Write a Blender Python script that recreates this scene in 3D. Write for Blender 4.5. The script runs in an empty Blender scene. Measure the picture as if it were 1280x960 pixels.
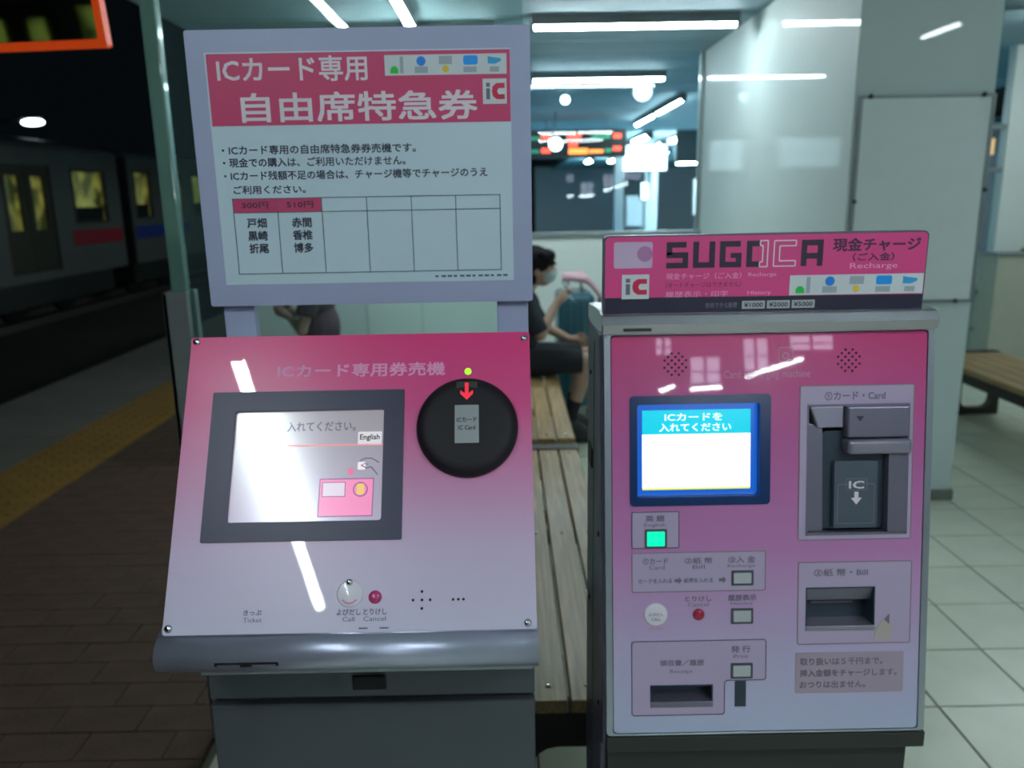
import bpy, bmesh, math, random
from mathutils import Vector, Matrix, geometry
random.seed(4)
SC = bpy.context.scene
COL = SC.collection
R = math.radians
PI = math.pi

# ------------------------------------------------------------------ camera
def make_camera():
    f, p, r, yw = 1000.0, R(13.2), R(1.0), R(0.2)
    fw = Vector((math.sin(yw)*math.cos(p), math.cos(yw)*math.cos(p), -math.sin(p)))
    rt = Vector((math.cos(yw), -math.sin(yw), 0)); up = rt.cross(fw)
    r2 = rt*math.cos(r) - up*math.sin(r); u2 = up*math.cos(r) + rt*math.sin(r)
    cam = bpy.data.cameras.new('camera'); o = bpy.data.objects.new('camera', cam); COL.objects.link(o)
    m = Matrix.Identity(4)
    for i in range(3):
        m[i][0], m[i][1], m[i][2] = r2[i], u2[i], -fw[i]
    m[2][3] = 1.5
    o.matrix_world = m
    cam.sensor_width = 36; cam.lens = f/1280*36; cam.clip_start = .02; cam.clip_end = 200
    cam.dof.use_dof = True; cam.dof.focus_distance = 0.92; cam.dof.aperture_fstop = 5.0
    SC.camera = o
make_camera()

# ------------------------------------------------------------------ world and exposure
W = bpy.data.worlds.new('night'); SC.world = W; W.use_nodes = True
W.node_tree.nodes['Background'].inputs[0].default_value = (.012, .022, .030, 1)
W.node_tree.nodes['Background'].inputs[1].default_value = .12
SC.view_settings.view_transform = 'Standard'; SC.view_settings.look = 'None'
SC.view_settings.gamma = 1; SC.view_settings.use_curve_mapping = False
SC.view_settings.exposure = 0.0
try:
    SC.cycles.use_denoising = True; SC.cycles.max_bounces = 8; SC.cycles.sample_clamp_indirect = 6
    SC.cycles.transparent_max_bounces = 12
except Exception: pass
TUBE = 78.0          # radiance of the fluorescent tubes
LIGHT = (.84, .965, 1.0)

# ------------------------------------------------------------------ materials
def mat(name, col, rough=.5, metal=0, spec=.5, coat=0, coat_rough=.05, emit=0, ecol=None, vary=.08, scale=12, bump=0, bscale=60, trans=0):
    m = bpy.data.materials.new(name); m.use_nodes = True
    nt = m.node_tree; n = nt.nodes; b = n['Principled BSDF']
    b.inputs['Roughness'].default_value = rough; b.inputs['Metallic'].default_value = metal
    b.inputs['Specular IOR Level'].default_value = spec
    b.inputs['Coat Weight'].default_value = coat; b.inputs['Coat Roughness'].default_value = coat_rough
    c = tuple(col)+(1,)
    tc = n.new('ShaderNodeTexCoord')
    if vary:
        ns = n.new('ShaderNodeTexNoise'); ns.inputs['Scale'].default_value = scale; ns.inputs['Detail'].default_value = 3
        nt.links.new(tc.outputs['Object'], ns.inputs['Vector'])
        mx = n.new('ShaderNodeMix'); mx.data_type = 'RGBA'
        mx.inputs[6].default_value = tuple(max(0, x*(1-vary*1.5)) for x in col)+(1,)
        mx.inputs[7].default_value = tuple(min(1, x*(1+vary*1.5)) for x in col)+(1,)
        nt.links.new(ns.outputs['Fac'], mx.inputs[0]); nt.links.new(mx.outputs[2], b.inputs['Base Color'])
    else: b.inputs['Base Color'].default_value = c
    if bump:
        nb = n.new('ShaderNodeTexNoise'); nb.inputs['Scale'].default_value = bscale
        nt.links.new(tc.outputs['Object'], nb.inputs['Vector'])
        bp = n.new('ShaderNodeBump'); bp.inputs['Strength'].default_value = bump; bp.inputs['Distance'].default_value = .004
        nt.links.new(nb.outputs['Fac'], bp.inputs['Height']); nt.links.new(bp.outputs[0], b.inputs['Normal'])
    if emit:
        b.inputs['Emission Color'].default_value = tuple(ecol or col)+(1,); b.inputs['Emission Strength'].default_value = emit
    return m

def ramp_mat(name, stops, rough, coat, axis=2, spec=.5):
    """printed gradient running up the panel (a colour of the print itself)"""
    m = mat(name, (.5, .5, .5), rough, coat=coat, coat_rough=.02, vary=0, spec=spec)
    nt = m.node_tree; n = nt.nodes
    tc = n.new('ShaderNodeTexCoord'); sp = n.new('ShaderNodeSeparateXYZ'); rp = n.new('ShaderNodeValToRGB')
    nt.links.new(tc.outputs['Generated'], sp.inputs[0]); nt.links.new(sp.outputs[axis], rp.inputs[0])
    e = rp.color_ramp.elements
    while len(e) < len(stops): e.new(.5)
    for k, (p, c) in enumerate(stops): e[k].position = p; e[k].color = tuple(c)+(1,)
    nt.links.new(rp.outputs[0], n['Principled BSDF'].inputs['Base Color'])
    return m

def glass_mat(name, tint, refl=1.0, haze=.0):
    m = bpy.data.materials.new(name); m.use_nodes = True; nt = m.node_tree; n = nt.nodes; n.clear()
    out = n.new('ShaderNodeOutputMaterial'); t = n.new('ShaderNodeBsdfTransparent'); g = n.new('ShaderNodeBsdfGlossy')
    t.inputs[0].default_value = tuple(tint)+(1,); g.inputs[0].default_value = (refl, refl, refl, 1); g.inputs['Roughness'].default_value = .01
    f = n.new('ShaderNodeFresnel'); ge = n.new('ShaderNodeNewGeometry'); mt = n.new('ShaderNodeMath'); mt.operation = 'MULTIPLY_ADD'
    mt.inputs[1].default_value = 1/1.5-1.5; mt.inputs[2].default_value = 1.5     # same reflection on both faces of a pane
    nt.links.new(ge.outputs['Backfacing'], mt.inputs[0]); nt.links.new(mt.outputs[0], f.inputs[0])
    mx = n.new('ShaderNodeMixShader'); nt.links.new(f.outputs[0], mx.inputs[0]); nt.links.new(t.outputs[0], mx.inputs[1]); nt.links.new(g.outputs[0], mx.inputs[2])
    last = mx
    if haze:
        d = n.new('ShaderNodeBsdfDiffuse'); d.inputs[0].default_value = (.55, .8, .8, 1)
        m2 = n.new('ShaderNodeMixShader'); m2.inputs[0].default_value = haze
        nt.links.new(mx.outputs[0], m2.inputs[1]); nt.links.new(d.outputs[0], m2.inputs[2]); last = m2
    nt.links.new(last.outputs[0], out.inputs[0])
    return m

def srgb(r, g, b):
    f = lambda v: (v/255/12.92 if v/255 <= .04045 else ((v/255+.055)/1.055)**2.4)
    return (f(r), f(g), f(b))

M = {
 'wall': mat('white_wall', (.68, .76, .72), .35, vary=.03, scale=3),
 'gloss_wall': mat('gloss_white_panel', (.56, .67, .66), .6, coat=.35, coat_rough=.02, vary=.03, scale=2),
 'cream': mat('cream_wall', (.46, .48, .38), .5, vary=.05),
 'ceiling': mat('ceiling_metal', (.28, .40, .44), .7, spec=.15, vary=.04, scale=2),
 'skirt': mat('skirting', (.16, .18, .15), .5),
 'tile': mat('floor_tile', (.64, .68, .56), .28, vary=.10, scale=5),
 'grout': mat('tile_grout', (.14, .14, .11), .8),
 'brick': mat('paving_brick', (.088, .050, .032), .75, vary=.35, scale=9, bump=.5, bscale=90),
 'brick_joint': mat('paving_joint', (.02, .015, .01), .9),
 'tactile': mat('yellow_tactile', (.22, .12, .022), .7, vary=.2, scale=7, bump=.3),
 'edge': mat('platform_edge', (.12, .115, .095), .8, vary=.2, scale=4, bump=.3),
 'ballast': mat('track_bed', (.012, .011, .010), .95, vary=.4, scale=6, bump=.8),
 'rail': mat('rail_steel', (.12, .11, .1), .4, metal=.8),
 'steel': mat('brushed_steel', (.42, .44, .44), .32, metal=.9, vary=.06, scale=30),
 'silver': mat('silver_paint', (.32, .36, .42), .30, metal=.75, vary=.04, scale=30),
 'lip': mat('silver_lip', (.42, .44, .56), .33, metal=.6, vary=.03),
 'cab': mat('grey_cabinet', (.085, .095, .112), .42, metal=.35, vary=.05),
 'cab_dark': mat('dark_cabinet', (.022, .024, .022), .5),
 'side': mat('mauve_grey_side', (.11, .10, .15), .40, metal=.3),
 'frame_metal': mat('fascia_frame', (.42, .46, .52), .30, metal=.8),
 'lid': mat('lid_steel', (.50, .48, .52), .25, metal=.85),
 'sign': mat('sign_plate', srgb(168, 174, 205), .35, coat=.3, vary=.02),
 'poster': mat('poster_paper', srgb(196, 216, 228), .45, coat=.4, coat_rough=.12, vary=.02),
 'pinkhead': mat('poster_pink', srgb(205, 68, 112), .42, coat=.4, coat_rough=.12, vary=.03),
 'pinkcell': mat('poster_pink_cell', srgb(200, 66, 108), .45, vary=.02),
 'ink': mat('dark_ink', (.035, .035, .05), .6, vary=0),
 'ink_mid': mat('grey_ink', (.16, .14, .19), .6, vary=0),
 'ink_faint': mat('faint_pink_ink', (.56, .24, .40), .6, vary=0),
 'ink_red': mat('dark_red_ink', (.22, .02, .08), .6, vary=0),
 'ink_white': mat('white_ink', srgb(226, 214, 224), .5, vary=0),
 'ink_pink': mat('pale_pink_ink', srgb(240, 160, 205), .5, vary=0),
 'line': mat('table_line', srgb(78, 98, 112), .6, vary=0),
 'bezel': mat('screen_bezel', (.026, .022, .068), .38, vary=.03, spec=.5),
 'black': mat('black_plastic', (.012, .009, .014), .55, vary=.03, spec=.3),
 'label': mat('grey_label', srgb(150, 155, 158), .5, vary=.02),
 'plate': mat('lavender_plate', srgb(178, 160, 190), .4, coat=.3, vary=.02),
 'plate_line': mat('plate_outline', (.10, .08, .13), .5, vary=0),
 'plate_line_tan': mat('plate_outline_tan', (.26, .18, .20), .5, vary=0),
 'key': mat('grey_key', srgb(176, 180, 184), .4, vary=0),
 'key_rim': mat('key_rim', (.07, .07, .09), .5, vary=0),
 'redbtn': mat('red_button', (.35, .02, .05), .25, coat=.5, vary=0),
 'magbtn': mat('magenta_button', (.50, .04, .17), .25, coat=.5, vary=0),
 'whitebtn': mat('white_button', srgb(222, 214, 226), .3, coat=.4, vary=0),
 'screw': mat('screw_steel', (.7, .7, .72), .15, metal=1, vary=0),
 'led_green': mat('green_lamp', (.2, .8, .02), .3, emit=1.6, ecol=(.25, .80, .02), vary=0),
 'key_green': mat('lit_green_key', (.0, .6, .3), .3, emit=1.1, ecol=(.0, .80, .38), vary=0),
 'arrow': mat('lit_red_arrow', (.8, .02, .04), .4, emit=.55, ecol=(1, .02, .06), vary=0),
 'metal_grey': mat('reader_metal', (.20, .185, .25), .35, metal=.55, vary=.05, scale=30),
 'metal_light': mat('reader_metal_light', (.32, .30, .38), .28, metal=.6, vary=.03),
 'slate': mat('slate_plastic', (.022, .036, .055), .4, vary=.03),
 'slate2': mat('slate_label', (.07, .09, .12), .45, vary=.03),
 'sticker': mat('paper_sticker', srgb(166, 148, 164), .55, vary=.04),
 'tape': mat('yellowed_tape', srgb(176, 164, 158), .5, vary=.06),
 'white': mat('white_print', srgb(205, 212, 216), .5, vary=0),
 'wood': None,
 'benchframe': mat('dark_bench_frame', (.018, .015, .010), .5),
 'bolt': mat('bolt_zinc', (.75, .75, .62), .25, metal=.8, vary=0),
 'green_edge': mat('green_glass_edge', (.17, .32, .26), .25, coat=.6, vary=.05),
 'glass': glass_mat('screen_glass', (.86, .95, .94), 1, .035),
 'glass2': glass_mat('window_glass', (.90, .98, 1), .4, .0),
 'mirror': mat('mirror_glass', (.35, .5, .4), .03, metal=1, vary=0),
 'orange': mat('orange_glow_frame', (.95, .10, .015), .45, vary=.05, emit=.28, ecol=(1, .09, .01)),  # weak glow added to the frame colour, though it is no lamp
 'tube': mat('tube_glow', (1, 1, 1), .5, emit=TUBE, ecol=LIGHT, vary=0),
 'lampshine': mat('lamp_glow', (1, 1, 1), .5, emit=8, ecol=(.75, .9, 1), vary=0),
 'housing_dark': mat('batten_steel', (.10, .12, .12), .5, vary=.02),
 'housing': mat('lamp_housing', (.55, .62, .62), .4, vary=.02),
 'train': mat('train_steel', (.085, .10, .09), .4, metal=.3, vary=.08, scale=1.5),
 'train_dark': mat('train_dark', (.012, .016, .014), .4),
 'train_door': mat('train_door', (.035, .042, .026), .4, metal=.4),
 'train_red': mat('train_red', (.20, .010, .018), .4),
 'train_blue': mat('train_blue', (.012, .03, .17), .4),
 'led_red': mat('led_red', (1, .1, .05), .5, emit=4.0, ecol=(1, .09, .05), vary=0),
 'led_orange': mat('led_orange', (1, .3, .05), .5, emit=4.0, ecol=(1, .26, .05), vary=0),
 'led_green2': mat('led_green_text', (.1, .8, .4), .5, emit=.35, ecol=(.10, .65, .38), vary=0),
 'clockface': mat('lit_clock_face', (1, 1, 1), .5, emit=1.6, ecol=(.8, .97, 1), vary=0),
 'skin': mat('skin', (.42, .26, .19), .5, vary=.05),
 'hair': mat('black_hair', (.008, .007, .010), .75, spec=.15, vary=.3, scale=60, bump=.6, bscale=140),
 'shirt': mat('dark_navy_cloth', (.018, .024, .034), .85, vary=.15, bump=.4, bscale=40),
 'shorts': mat('black_cloth', (.012, .014, .020), .85, vary=.15, bump=.4, bscale=40),
 'maroon': mat('dark_maroon_cloth', (.065, .030, .045), .85, vary=.15, bump=.4, bscale=40),
 'mask': mat('pale_mask', (.42, .52, .54), .7, vary=.05),
 'eye': mat('dark_eye', (.02, .015, .012), .2, vary=0),
 'shoe': mat('dark_shoe', (.012, .012, .016), .5),
 'teal': mat('teal_shell', (.010, .10, .14), .35, coat=.3, vary=.06),
 'pinkcloth': mat('pale_pink_cloth', (.55, .36, .40), .85, vary=.08, bump=.4, bscale=30),
 'phone_glow': mat('phone_screen', (.3, .8, .9), .3, emit=1.4, ecol=(.35, .85, .95), vary=0),
 'frame_grey': mat('frame_grey', (.25, .30, .30), .4, metal=.5),
 'boardface': mat('board_face', (.70, .80, .80), .35, coat=.8, coat_rough=.03, vary=.03),
 'warm': mat('warm_lit_sign', (1, .6, .3), .5, emit=.9, ecol=(1, .55, .22), vary=0),
 'column': mat('hall_column', (.55, .62, .66), .4, vary=.05),
 'hall_wall': mat('hall_wall', (.30, .62, .75), .4, vary=.10, scale=1),
 'litpanel': mat('lit_panel', (1, 1, 1), .5, emit=2.6, ecol=(.72, .93, 1), vary=0),
 'litwin': mat('lit_window_pane', (.7, .7, .8), .5, emit=9, ecol=(.78, .78, 1.0), vary=.1),
 'darkwall': mat('dark_wall', (.05, .06, .07), .6),
 'olive': mat('olive_paper', (.30, .30, .10), .7),
}
# wood with grain along the bench
def wood():
    m = mat('bench_wood', (.3, .2, .1), .45, vary=0, coat=.15, coat_rough=.2); nt = m.node_tree; n = nt.nodes
    tc = n.new('ShaderNodeTexCoord'); mp = n.new('ShaderNodeMapping'); mp.inputs['Scale'].default_value = (60, 3, 60)
    ns = n.new('ShaderNodeTexNoise'); ns.inputs['Scale'].default_value = 1.5; ns.inputs['Detail'].default_value = 5
    rp = n.new('ShaderNodeValToRGB'); rp.color_ramp.elements[0].color = (.22, .13, .048, 1); rp.color_ramp.elements[1].color = (.47, .31, .13, 1)
    rp.color_ramp.elements[0].position = .3; rp.color_ramp.elements[1].position = .7
    nt.links.new(tc.outputs['Object'], mp.inputs[0]); nt.links.new(mp.outputs[0], ns.inputs['Vector']); nt.links.new(ns.outputs['Fac'], rp.inputs[0])
    nt.links.new(rp.outputs[0], n['Principled BSDF'].inputs['Base Color']); return m
M['wood'] = wood()
# far paving, too small to pick apart: the same bricks as a procedural pattern
def far_brick():
    m = mat('far_paving', (.1, .07, .05), .75, vary=0); nt = m.node_tree; n = nt.nodes
    tc = n.new('ShaderNodeTexCoord'); br = n.new('ShaderNodeTexBrick')
    br.inputs['Scale'].default_value = 1; br.inputs['Brick Width'].default_value = .25; br.inputs['Row Height'].default_value = .122
    br.inputs['Mortar Size'].default_value = .005
    br.inputs['Color1'].default_value = (.092, .053, .034, 1); br.inputs['Color2'].default_value = (.070, .043, .028, 1); br.inputs['Mortar'].default_value = (.016, .011, .008, 1)
    nt.links.new(tc.outputs['Object'], br.inputs['Vector']); nt.links.new(br.outputs[0], n['Principled BSDF'].inputs['Base Color']); return m
M['far_brick'] = far_brick()
# lit train interior: yellowish light with seats and fittings (behind the panes)
def interior():
    m = mat('lit_interior', (.6, .55, .2), .6, vary=0); nt = m.node_tree; n = nt.nodes; b = n['Principled BSDF']
    tc = n.new('ShaderNodeTexCoord'); ns = n.new('ShaderNodeTexNoise'); ns.inputs['Scale'].default_value = 2.6; ns.inputs['Detail'].default_value = 1
    rp = n.new('ShaderNodeValToRGB'); e = rp.color_ramp.elements
    e[0].position = .40; e[0].color = (.035, .035, .010, 1); e[1].position = .66; e[1].color = (.42, .36, .07, 1)
    nt.links.new(tc.outputs['Object'], ns.inputs['Vector']); nt.links.new(ns.outputs['Fac'], rp.inputs[0])
    nt.links.new(rp.outputs[0], b.inputs['Emission Color']); b.inputs['Emission Strength'].default_value = .50; return m
M['interior'] = interior()

FASCIA_L = ramp_mat('pink_gradient_print', [(0, srgb(206, 200, 222)), (.26, srgb(208, 184, 214)), (.50, srgb(214, 138, 182)), (.74, srgb(224, 78, 142)), (1, srgb(232, 56, 128))], .3, .8)
FASCIA_R = ramp_mat('rose_gradient_print', [(0, srgb(176, 182, 212)), (.2, srgb(182, 170, 204)), (.45, srgb(190, 130, 184)), (.75, srgb(188, 92, 154)), (1, srgb(205, 62, 122))], .3, .8)
SIGN_R = mat('rose_sign_print', srgb(222, 72, 138), .35, coat=.6, coat_rough=.05, vary=.03)

# ------------------------------------------------------------------ mesh builder
class B:
    def __init__(s, auto=False): s.v = []; s.f = []; s.sm = []; s.marks = []; s.auto = auto
    def mark(s): s.marks.append((len(s.v), len(s.f))); return s
    def add(s, vs, fs, m=None, smooth=False):
        if s.auto: s.mark()
        k = len(s.v)
        s.v += [(m @ Vector(p)) if m else Vector(p) for p in vs]
        for f in fs: s.f.append([i+k for i in f]); s.sm.append(smooth)
        return s
    def box(s, x0, x1, y0, y1, z0, z1, m=None):
        vs = [(x0,y0,z0),(x1,y0,z0),(x1,y1,z0),(x0,y1,z0),(x0,y0,z1),(x1,y0,z1),(x1,y1,z1),(x0,y1,z1)]
        return s.add(vs, [(0,3,2,1),(4,5,6,7),(0,1,5,4),(1,2,6,5),(2,3,7,6),(3,0,4,7)], m)
    def prism(s, outer, w0, w1, m=None, holes=()):
        loops = [list(outer)]+[list(h) for h in holes]
        flat = [p for l in loops for p in l]; n = len(flat)
        tris = geometry.tessellate_polygon([[Vector((p[0], p[1], 0)) for p in l] for l in loops])
        vs = [(p[0], p[1], w0) for p in flat]+[(p[0], p[1], w1) for p in flat]
        fs = []
        for t in tris:
            a, b, c = [flat[i] for i in t]
            ar = (b[0]-a[0])*(c[1]-a[1])-(c[0]-a[0])*(b[1]-a[1])
            t = tuple(t) if ar > 0 else tuple(reversed(t))
            fs.append(tuple(i+n for i in t)); fs.append(tuple(reversed(t)))
        k = 0
        for li, l in enumerate(loops):
            ar = sum(l[i][0]*l[(i+1) % len(l)][1]-l[(i+1) % len(l)][0]*l[i][1] for i in range(len(l)))
            flip = (ar < 0) ^ (li > 0)
            for i in range(len(l)):
                a, b = k+i, k+(i+1) % len(l)
                q = (a, b, b+n, a+n); fs.append(q if not flip else tuple(reversed(q)))
            k += len(l)
        return s.add(vs, fs, m)
    def lathe(s, prof, m=None, n=32):
        vs = []; fs = []
        for r, w in prof: vs += [(r*math.cos(2*PI*i/n), r*math.sin(2*PI*i/n), w) for i in range(n)]
        for j in range(len(prof)-1):
            for i in range(n):
                a = j*n+i; b = j*n+(i+1) % n; fs.append((a, b, b+n, a+n))
        fs.append(tuple(range(n-1, -1, -1))); fs.append(tuple(range((len(prof)-1)*n, len(prof)*n)))
        return s.add(vs, fs, m, True)
    def cone(s, a, b, ra, rb, n=12, smooth=True):
        a, b = Vector(a), Vector(b); d = (b-a)
        q = d.to_track_quat('Z', 'Y').to_matrix().to_4x4(); q.translation = a
        return s.lathe([(ra, 0), (rb, d.length)], q, n)
    def ball(s, c, rx, ry=None, rz=None, n=16, k=10, m=None):
        ry = ry or rx; rz = rz or rx; vs = [(c[0], c[1], c[2]-rz)]; fs = []
        for j in range(1, k):
            t = PI*j/k
            vs += [(c[0]+rx*math.sin(t)*math.cos(2*PI*i/n), c[1]+ry*math.sin(t)*math.sin(2*PI*i/n), c[2]-rz*math.cos(t)) for i in range(n)]
        vs.append((c[0], c[1], c[2]+rz)); L = len(vs)-1
        for i in range(n):
            fs.append((0, 1+(i+1) % n, 1+i)); fs.append((L, 1+(k-2)*n+i, 1+(k-2)*n+(i+1) % n))
            for j in range(k-2):
                a = 1+j*n+i; b = 1+j*n+(i+1) % n; fs.append((a, b, b+n, a+n))
        return s.add(vs, fs, m, True)
    def caps(s, a, b, ra, rb): return s.cone(a, b, ra, rb).ball(a, ra).ball(b, rb)
    def tube(s, pts, r, n=8):
        for a, b in zip(pts[:-1], pts[1:]): s.cone(a, b, r, r, n)
        for p in pts[1:-1]: s.ball(p, r, n=8, k=6)
        return s

WL = {}
def mesh_of(name, b, m):
    c = sum(b.v, Vector())/len(b.v)
    lo = Vector([min(p[i] for p in b.v) for i in range(3)]); hi = Vector([max(p[i] for p in b.v) for i in range(3)]); c = (lo+hi)/2
    me = bpy.data.meshes.new(name); me.from_pydata([tuple(p-c) for p in b.v], [], b.f)
    me.polygons.foreach_set('use_smooth', b.sm); me.materials.append(m); me.update()
    return me, c
def part(name, b, m, parent=None, bev=0, seg=2, label=None, auto=False):
    if len(b.marks) > 1:            # separate pieces become separate objects
        cuts = b.marks+[(len(b.v), len(b.f))]; first = None
        for (v0, f0), (v1, f1) in zip(cuts[:-1], cuts[1:]):
            if v1 == v0: continue
            c_ = B(); c_.v = b.v[v0:v1]; c_.f = [[i-v0 for i in f] for f in b.f[f0:f1]]; c_.sm = b.sm[f0:f1]
            o = part(name, c_, m, parent, bev, seg, label)
            first = first or o
        return first
    me, c = mesh_of(name, b, m); o = bpy.data.objects.new(name, me); COL.objects.link(o)
    if parent: o.parent = parent; o.location = c-WL[parent]
    else: o.location = c
    WL[o] = c
    if bev:
        md = o.modifiers.new('bevel', 'BEVEL'); md.width = bev; md.segments = seg; md.limit_method = 'ANGLE'; md.angle_limit = R(40)
    if label: o['label'] = label
    return o
def tag(o, label=None, cat=None, group=None, kind=None):
    for k, v in (('label', label), ('category', cat), ('group', group), ('kind', kind)):
        if v: o[k] = v
    return o
def thing(name, loc, label, cat, group=None):
    o = bpy.data.objects.new(name, None); COL.objects.link(o); o.location = loc; o.empty_display_size = .1
    WL[o] = Vector(loc); return tag(o, label, cat, group)
def struct(name, b, m, bev=0): return tag(part(name, b, m, None, bev), kind='structure')
def copy_tree(o, loc=None, parent=None, label=None, rotz=None):
    c = o.copy(); COL.objects.link(c)
    if parent is not None: c.parent = parent
    if loc is not None: c.location = loc
    if rotz is not None: c.rotation_euler = (0, 0, rotz)
    if label: c['label'] = label
    for ch in list(o.children): copy_tree(ch, None, c)
    return c
def rr(x0, y0, x1, y1, r=.003, n=4):
    p = []
    for cx, cy, a in ((x1-r, y1-r, 0), (x0+r, y1-r, 90), (x0+r, y0+r, 180), (x1-r, y0+r, 270)):
        for i in range(n+1):
            t = R(a+90*i/n); p.append((cx+r*math.cos(t), cy+r*math.sin(t)))
    return p
def circ(x, y, r, n=28): return [(x+r*math.cos(2*PI*i/n), y+r*math.sin(2*PI*i/n)) for i in range(n)]
def frame(o, tilt):
    """local panel frame: u to the right, v up the panel, w out of it towards the user"""
    t = R(tilt); u = Vector((1, 0, 0)); v = Vector((0, math.sin(t), math.cos(t))); w = Vector((0, -math.cos(t), math.sin(t)))
    m = Matrix.Identity(4)
    for i in range(3): m[i][0], m[i][1], m[i][2], m[i][3] = u[i], v[i], w[i], o[i]
    return m
def S(*mm): return [x/1000 for x in mm]

_txt = {}
def text(b, s, u0, v0, u1, v1, m, w=.0004, bold=.012, keep=False):
    """flat lettering fitted to the box u0..u1, v0..v1 (mm) of the panel frame m"""
    b.mark(); key = s
    if key not in _txt:
        cu = bpy.data.curves.new('t', 'FONT'); cu.body = s; cu.size = 1; cu.resolution_u = 2
        o = bpy.data.objects.new('t', cu); COL.objects.link(o)
        me = bpy.data.meshes.new_from_object(o)
        _txt[key] = ([tuple(v.co) for v in me.vertices], [tuple(p.vertices) for p in me.polygons])
        bpy.data.objects.remove(o); bpy.data.curves.remove(cu); bpy.data.meshes.remove(me)
    vs, fs = _txt[key]
    x0 = min(v[0] for v in vs); x1 = max(v[0] for v in vs); y0 = min(v[1] for v in vs); y1 = max(v[1] for v in vs)
    u0, v0, u1, v1 = [q/1000 for q in (u0, v0, u1, v1)]
    sx = (u1-u0)/(x1-x0); sy = (v1-v0)/max(y1-y0, 1e-6)
    h = (v1-v0)*bold*.9+.00012; dz = 0
    for dx, dy in ((-h, -h), (h, -h), (-h, h), (h, h)) if bold else ((-h*.7, 0), (h*.7, 0)):
        b.add([(u0+(v[0]-x0)*sx+dx, v0+(v[1]-y0)*sy+dy, w+dz) for v in vs], fs, m); dz += .00003
    return b

# ================================================================== SETTING
# ---- floors
tile_x0, tile_x1 = -.86, 4.86
b = B().box(-.86, 5.4, -5, 6.5, -.12, -.006); floor = struct('floor', b, M['grout'])
b = B().box(-.146, .146, -.146, .146, -.010, 0)
me, c = mesh_of('tile', b, M['tile'])
k = 0
for j in range(-1, 19):                     # 30 cm tiles in the places the picture shows
    for i in range(0, 19):
        x = -.84+.3*i+.15; y = 1.19+.3*j+.15+.0
        near = 1.65 < y < 6.4
        if not near: continue
        if x < 1.1 and not (-.9 < x < -.5 and y < 2.4) and not (.0 < x < 1.1 and (y < 6.4)): continue
        if x > .69*y+.9: continue
        o = bpy.data.objects.new('tile', me); COL.objects.link(o); o.parent = floor
        o.location = Vector((x, y, c.z+random.uniform(-.0006, .0006)))-WL[floor]; k += 1
# remaining tiles (under and behind the machines) joined
b = B()
for j in range(-1, 19):
    for i in range(0, 19):
        x = -.84+.3*i+.15; y = 1.19+.3*j+.15
        if 1.65 < y < 6.4 and not (x < 1.1 and not (-.9 < x < -.5 and y < 2.4) and not (.0 < x < 1.1)) and not x > .69*y+.9: continue
        b.box(x-.146, x+.146, y-.146, y+.146, -.010, 0)
tag(part('tile', b, M['tile'], floor), kind='stuff')
b = B()
for j in range(20):
    for i in range(21): b.box(-.84+.3*i+.004, -.84+.3*i+.296, -4.81+.3*j+.004, -4.81+.3*j+.296, -.010, -.0005)
o = tag(part('tile', b, M['tile'], floor), kind='stuff')

b = B().box(-2.44, -.86, -5, 13, -.14, -.008); pav = struct('floor_platform', b, M['far_brick'])
bw, bh = .25, .122
me, c = mesh_of('brick', B().box(-.1225, .1225, -.0585, .0585, -.014, 0), M['brick'])
y = 1.376; row = 0
while y < 4.2:
    off = (row*.5) % 1*bw+random.uniform(-.004, .004)
    x = -.86+bw/2-off
    while x+bw/2 > -2.44:
        lo_, hi_ = max(x-bw/2, -2.438), min(x+bw/2, -.866)
        if x/(y+.2) > -.80 and hi_-lo_ > .02:
            o = bpy.data.objects.new('brick', me); COL.objects.link(o); o.parent = pav
            o.scale.x = (hi_-lo_-.005)/.245; o.location = Vector(((lo_+hi_)/2, y, c.z+random.uniform(-.001, .001)))-WL[pav]
            o.rotation_euler = (random.uniform(-.004, .004), random.uniform(-.004, .004), random.uniform(-.006, .006))
        x -= bw
    y += bh; row += 1
tact = struct('floor_tactile_band', B().box(-2.94, -2.44, -5, 24, -.14, -.010), M['brick_joint'])
b = B().box(-.245, .245, -.123, .123, -.014, 0)
for i in range(5):
    for j in range(3):
        q = Matrix.Translation((-.18+.09*i, -.08+.08*j, 0)); b.lathe([(.017, 0), (.011, .005)], q, 8)
me, c = mesh_of('tactile_tile', b, M['tactile'])
for j in range(44):
    o = bpy.data.objects.new('tactile_tile', me); COL.objects.link(o); o.parent = tact
    o.location = Vector((-2.69, 3.0+.25*j, c.z))-WL[tact]
edge = struct('floor_platform_edge', B().box(-3.93, -2.94, -5, 24, -1.1, -.008), M['brick_joint'])
me, c = mesh_of('edge_slab', B().box(-.49, .49, -.295, .295, -.014, 0), M['edge'])
for j in range(22):
    o = bpy.data.objects.new('edge_slab', me); COL.objects.link(o); o.parent = edge
    o.location = Vector((-3.435, 3.0+.6*j, c.z))-WL[edge]
struct('floor_track_bed', B().box(-22, -3.93, -12, 60, -1.3, -1.1), M['ballast'])
for x, nm in ((-4.9, 'near'), (-5.97, 'near'), (-10.4, 'far'), (-11.47, 'far')):
    tag(part('rail', B().box(x-.035, x+.035, -5, 55, -1.1, -.95), M['rail']), 'steel rail on the dark track bed, %s side of the pair on the %s track' % ('platform' if x in (-4.9, -10.4) else 'outer', nm), 'rail', 'rails')
struct('floor_hall', B().box(-.86, 9, 6.62, 34, -.12, 0), M['hall_wall'])

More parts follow.
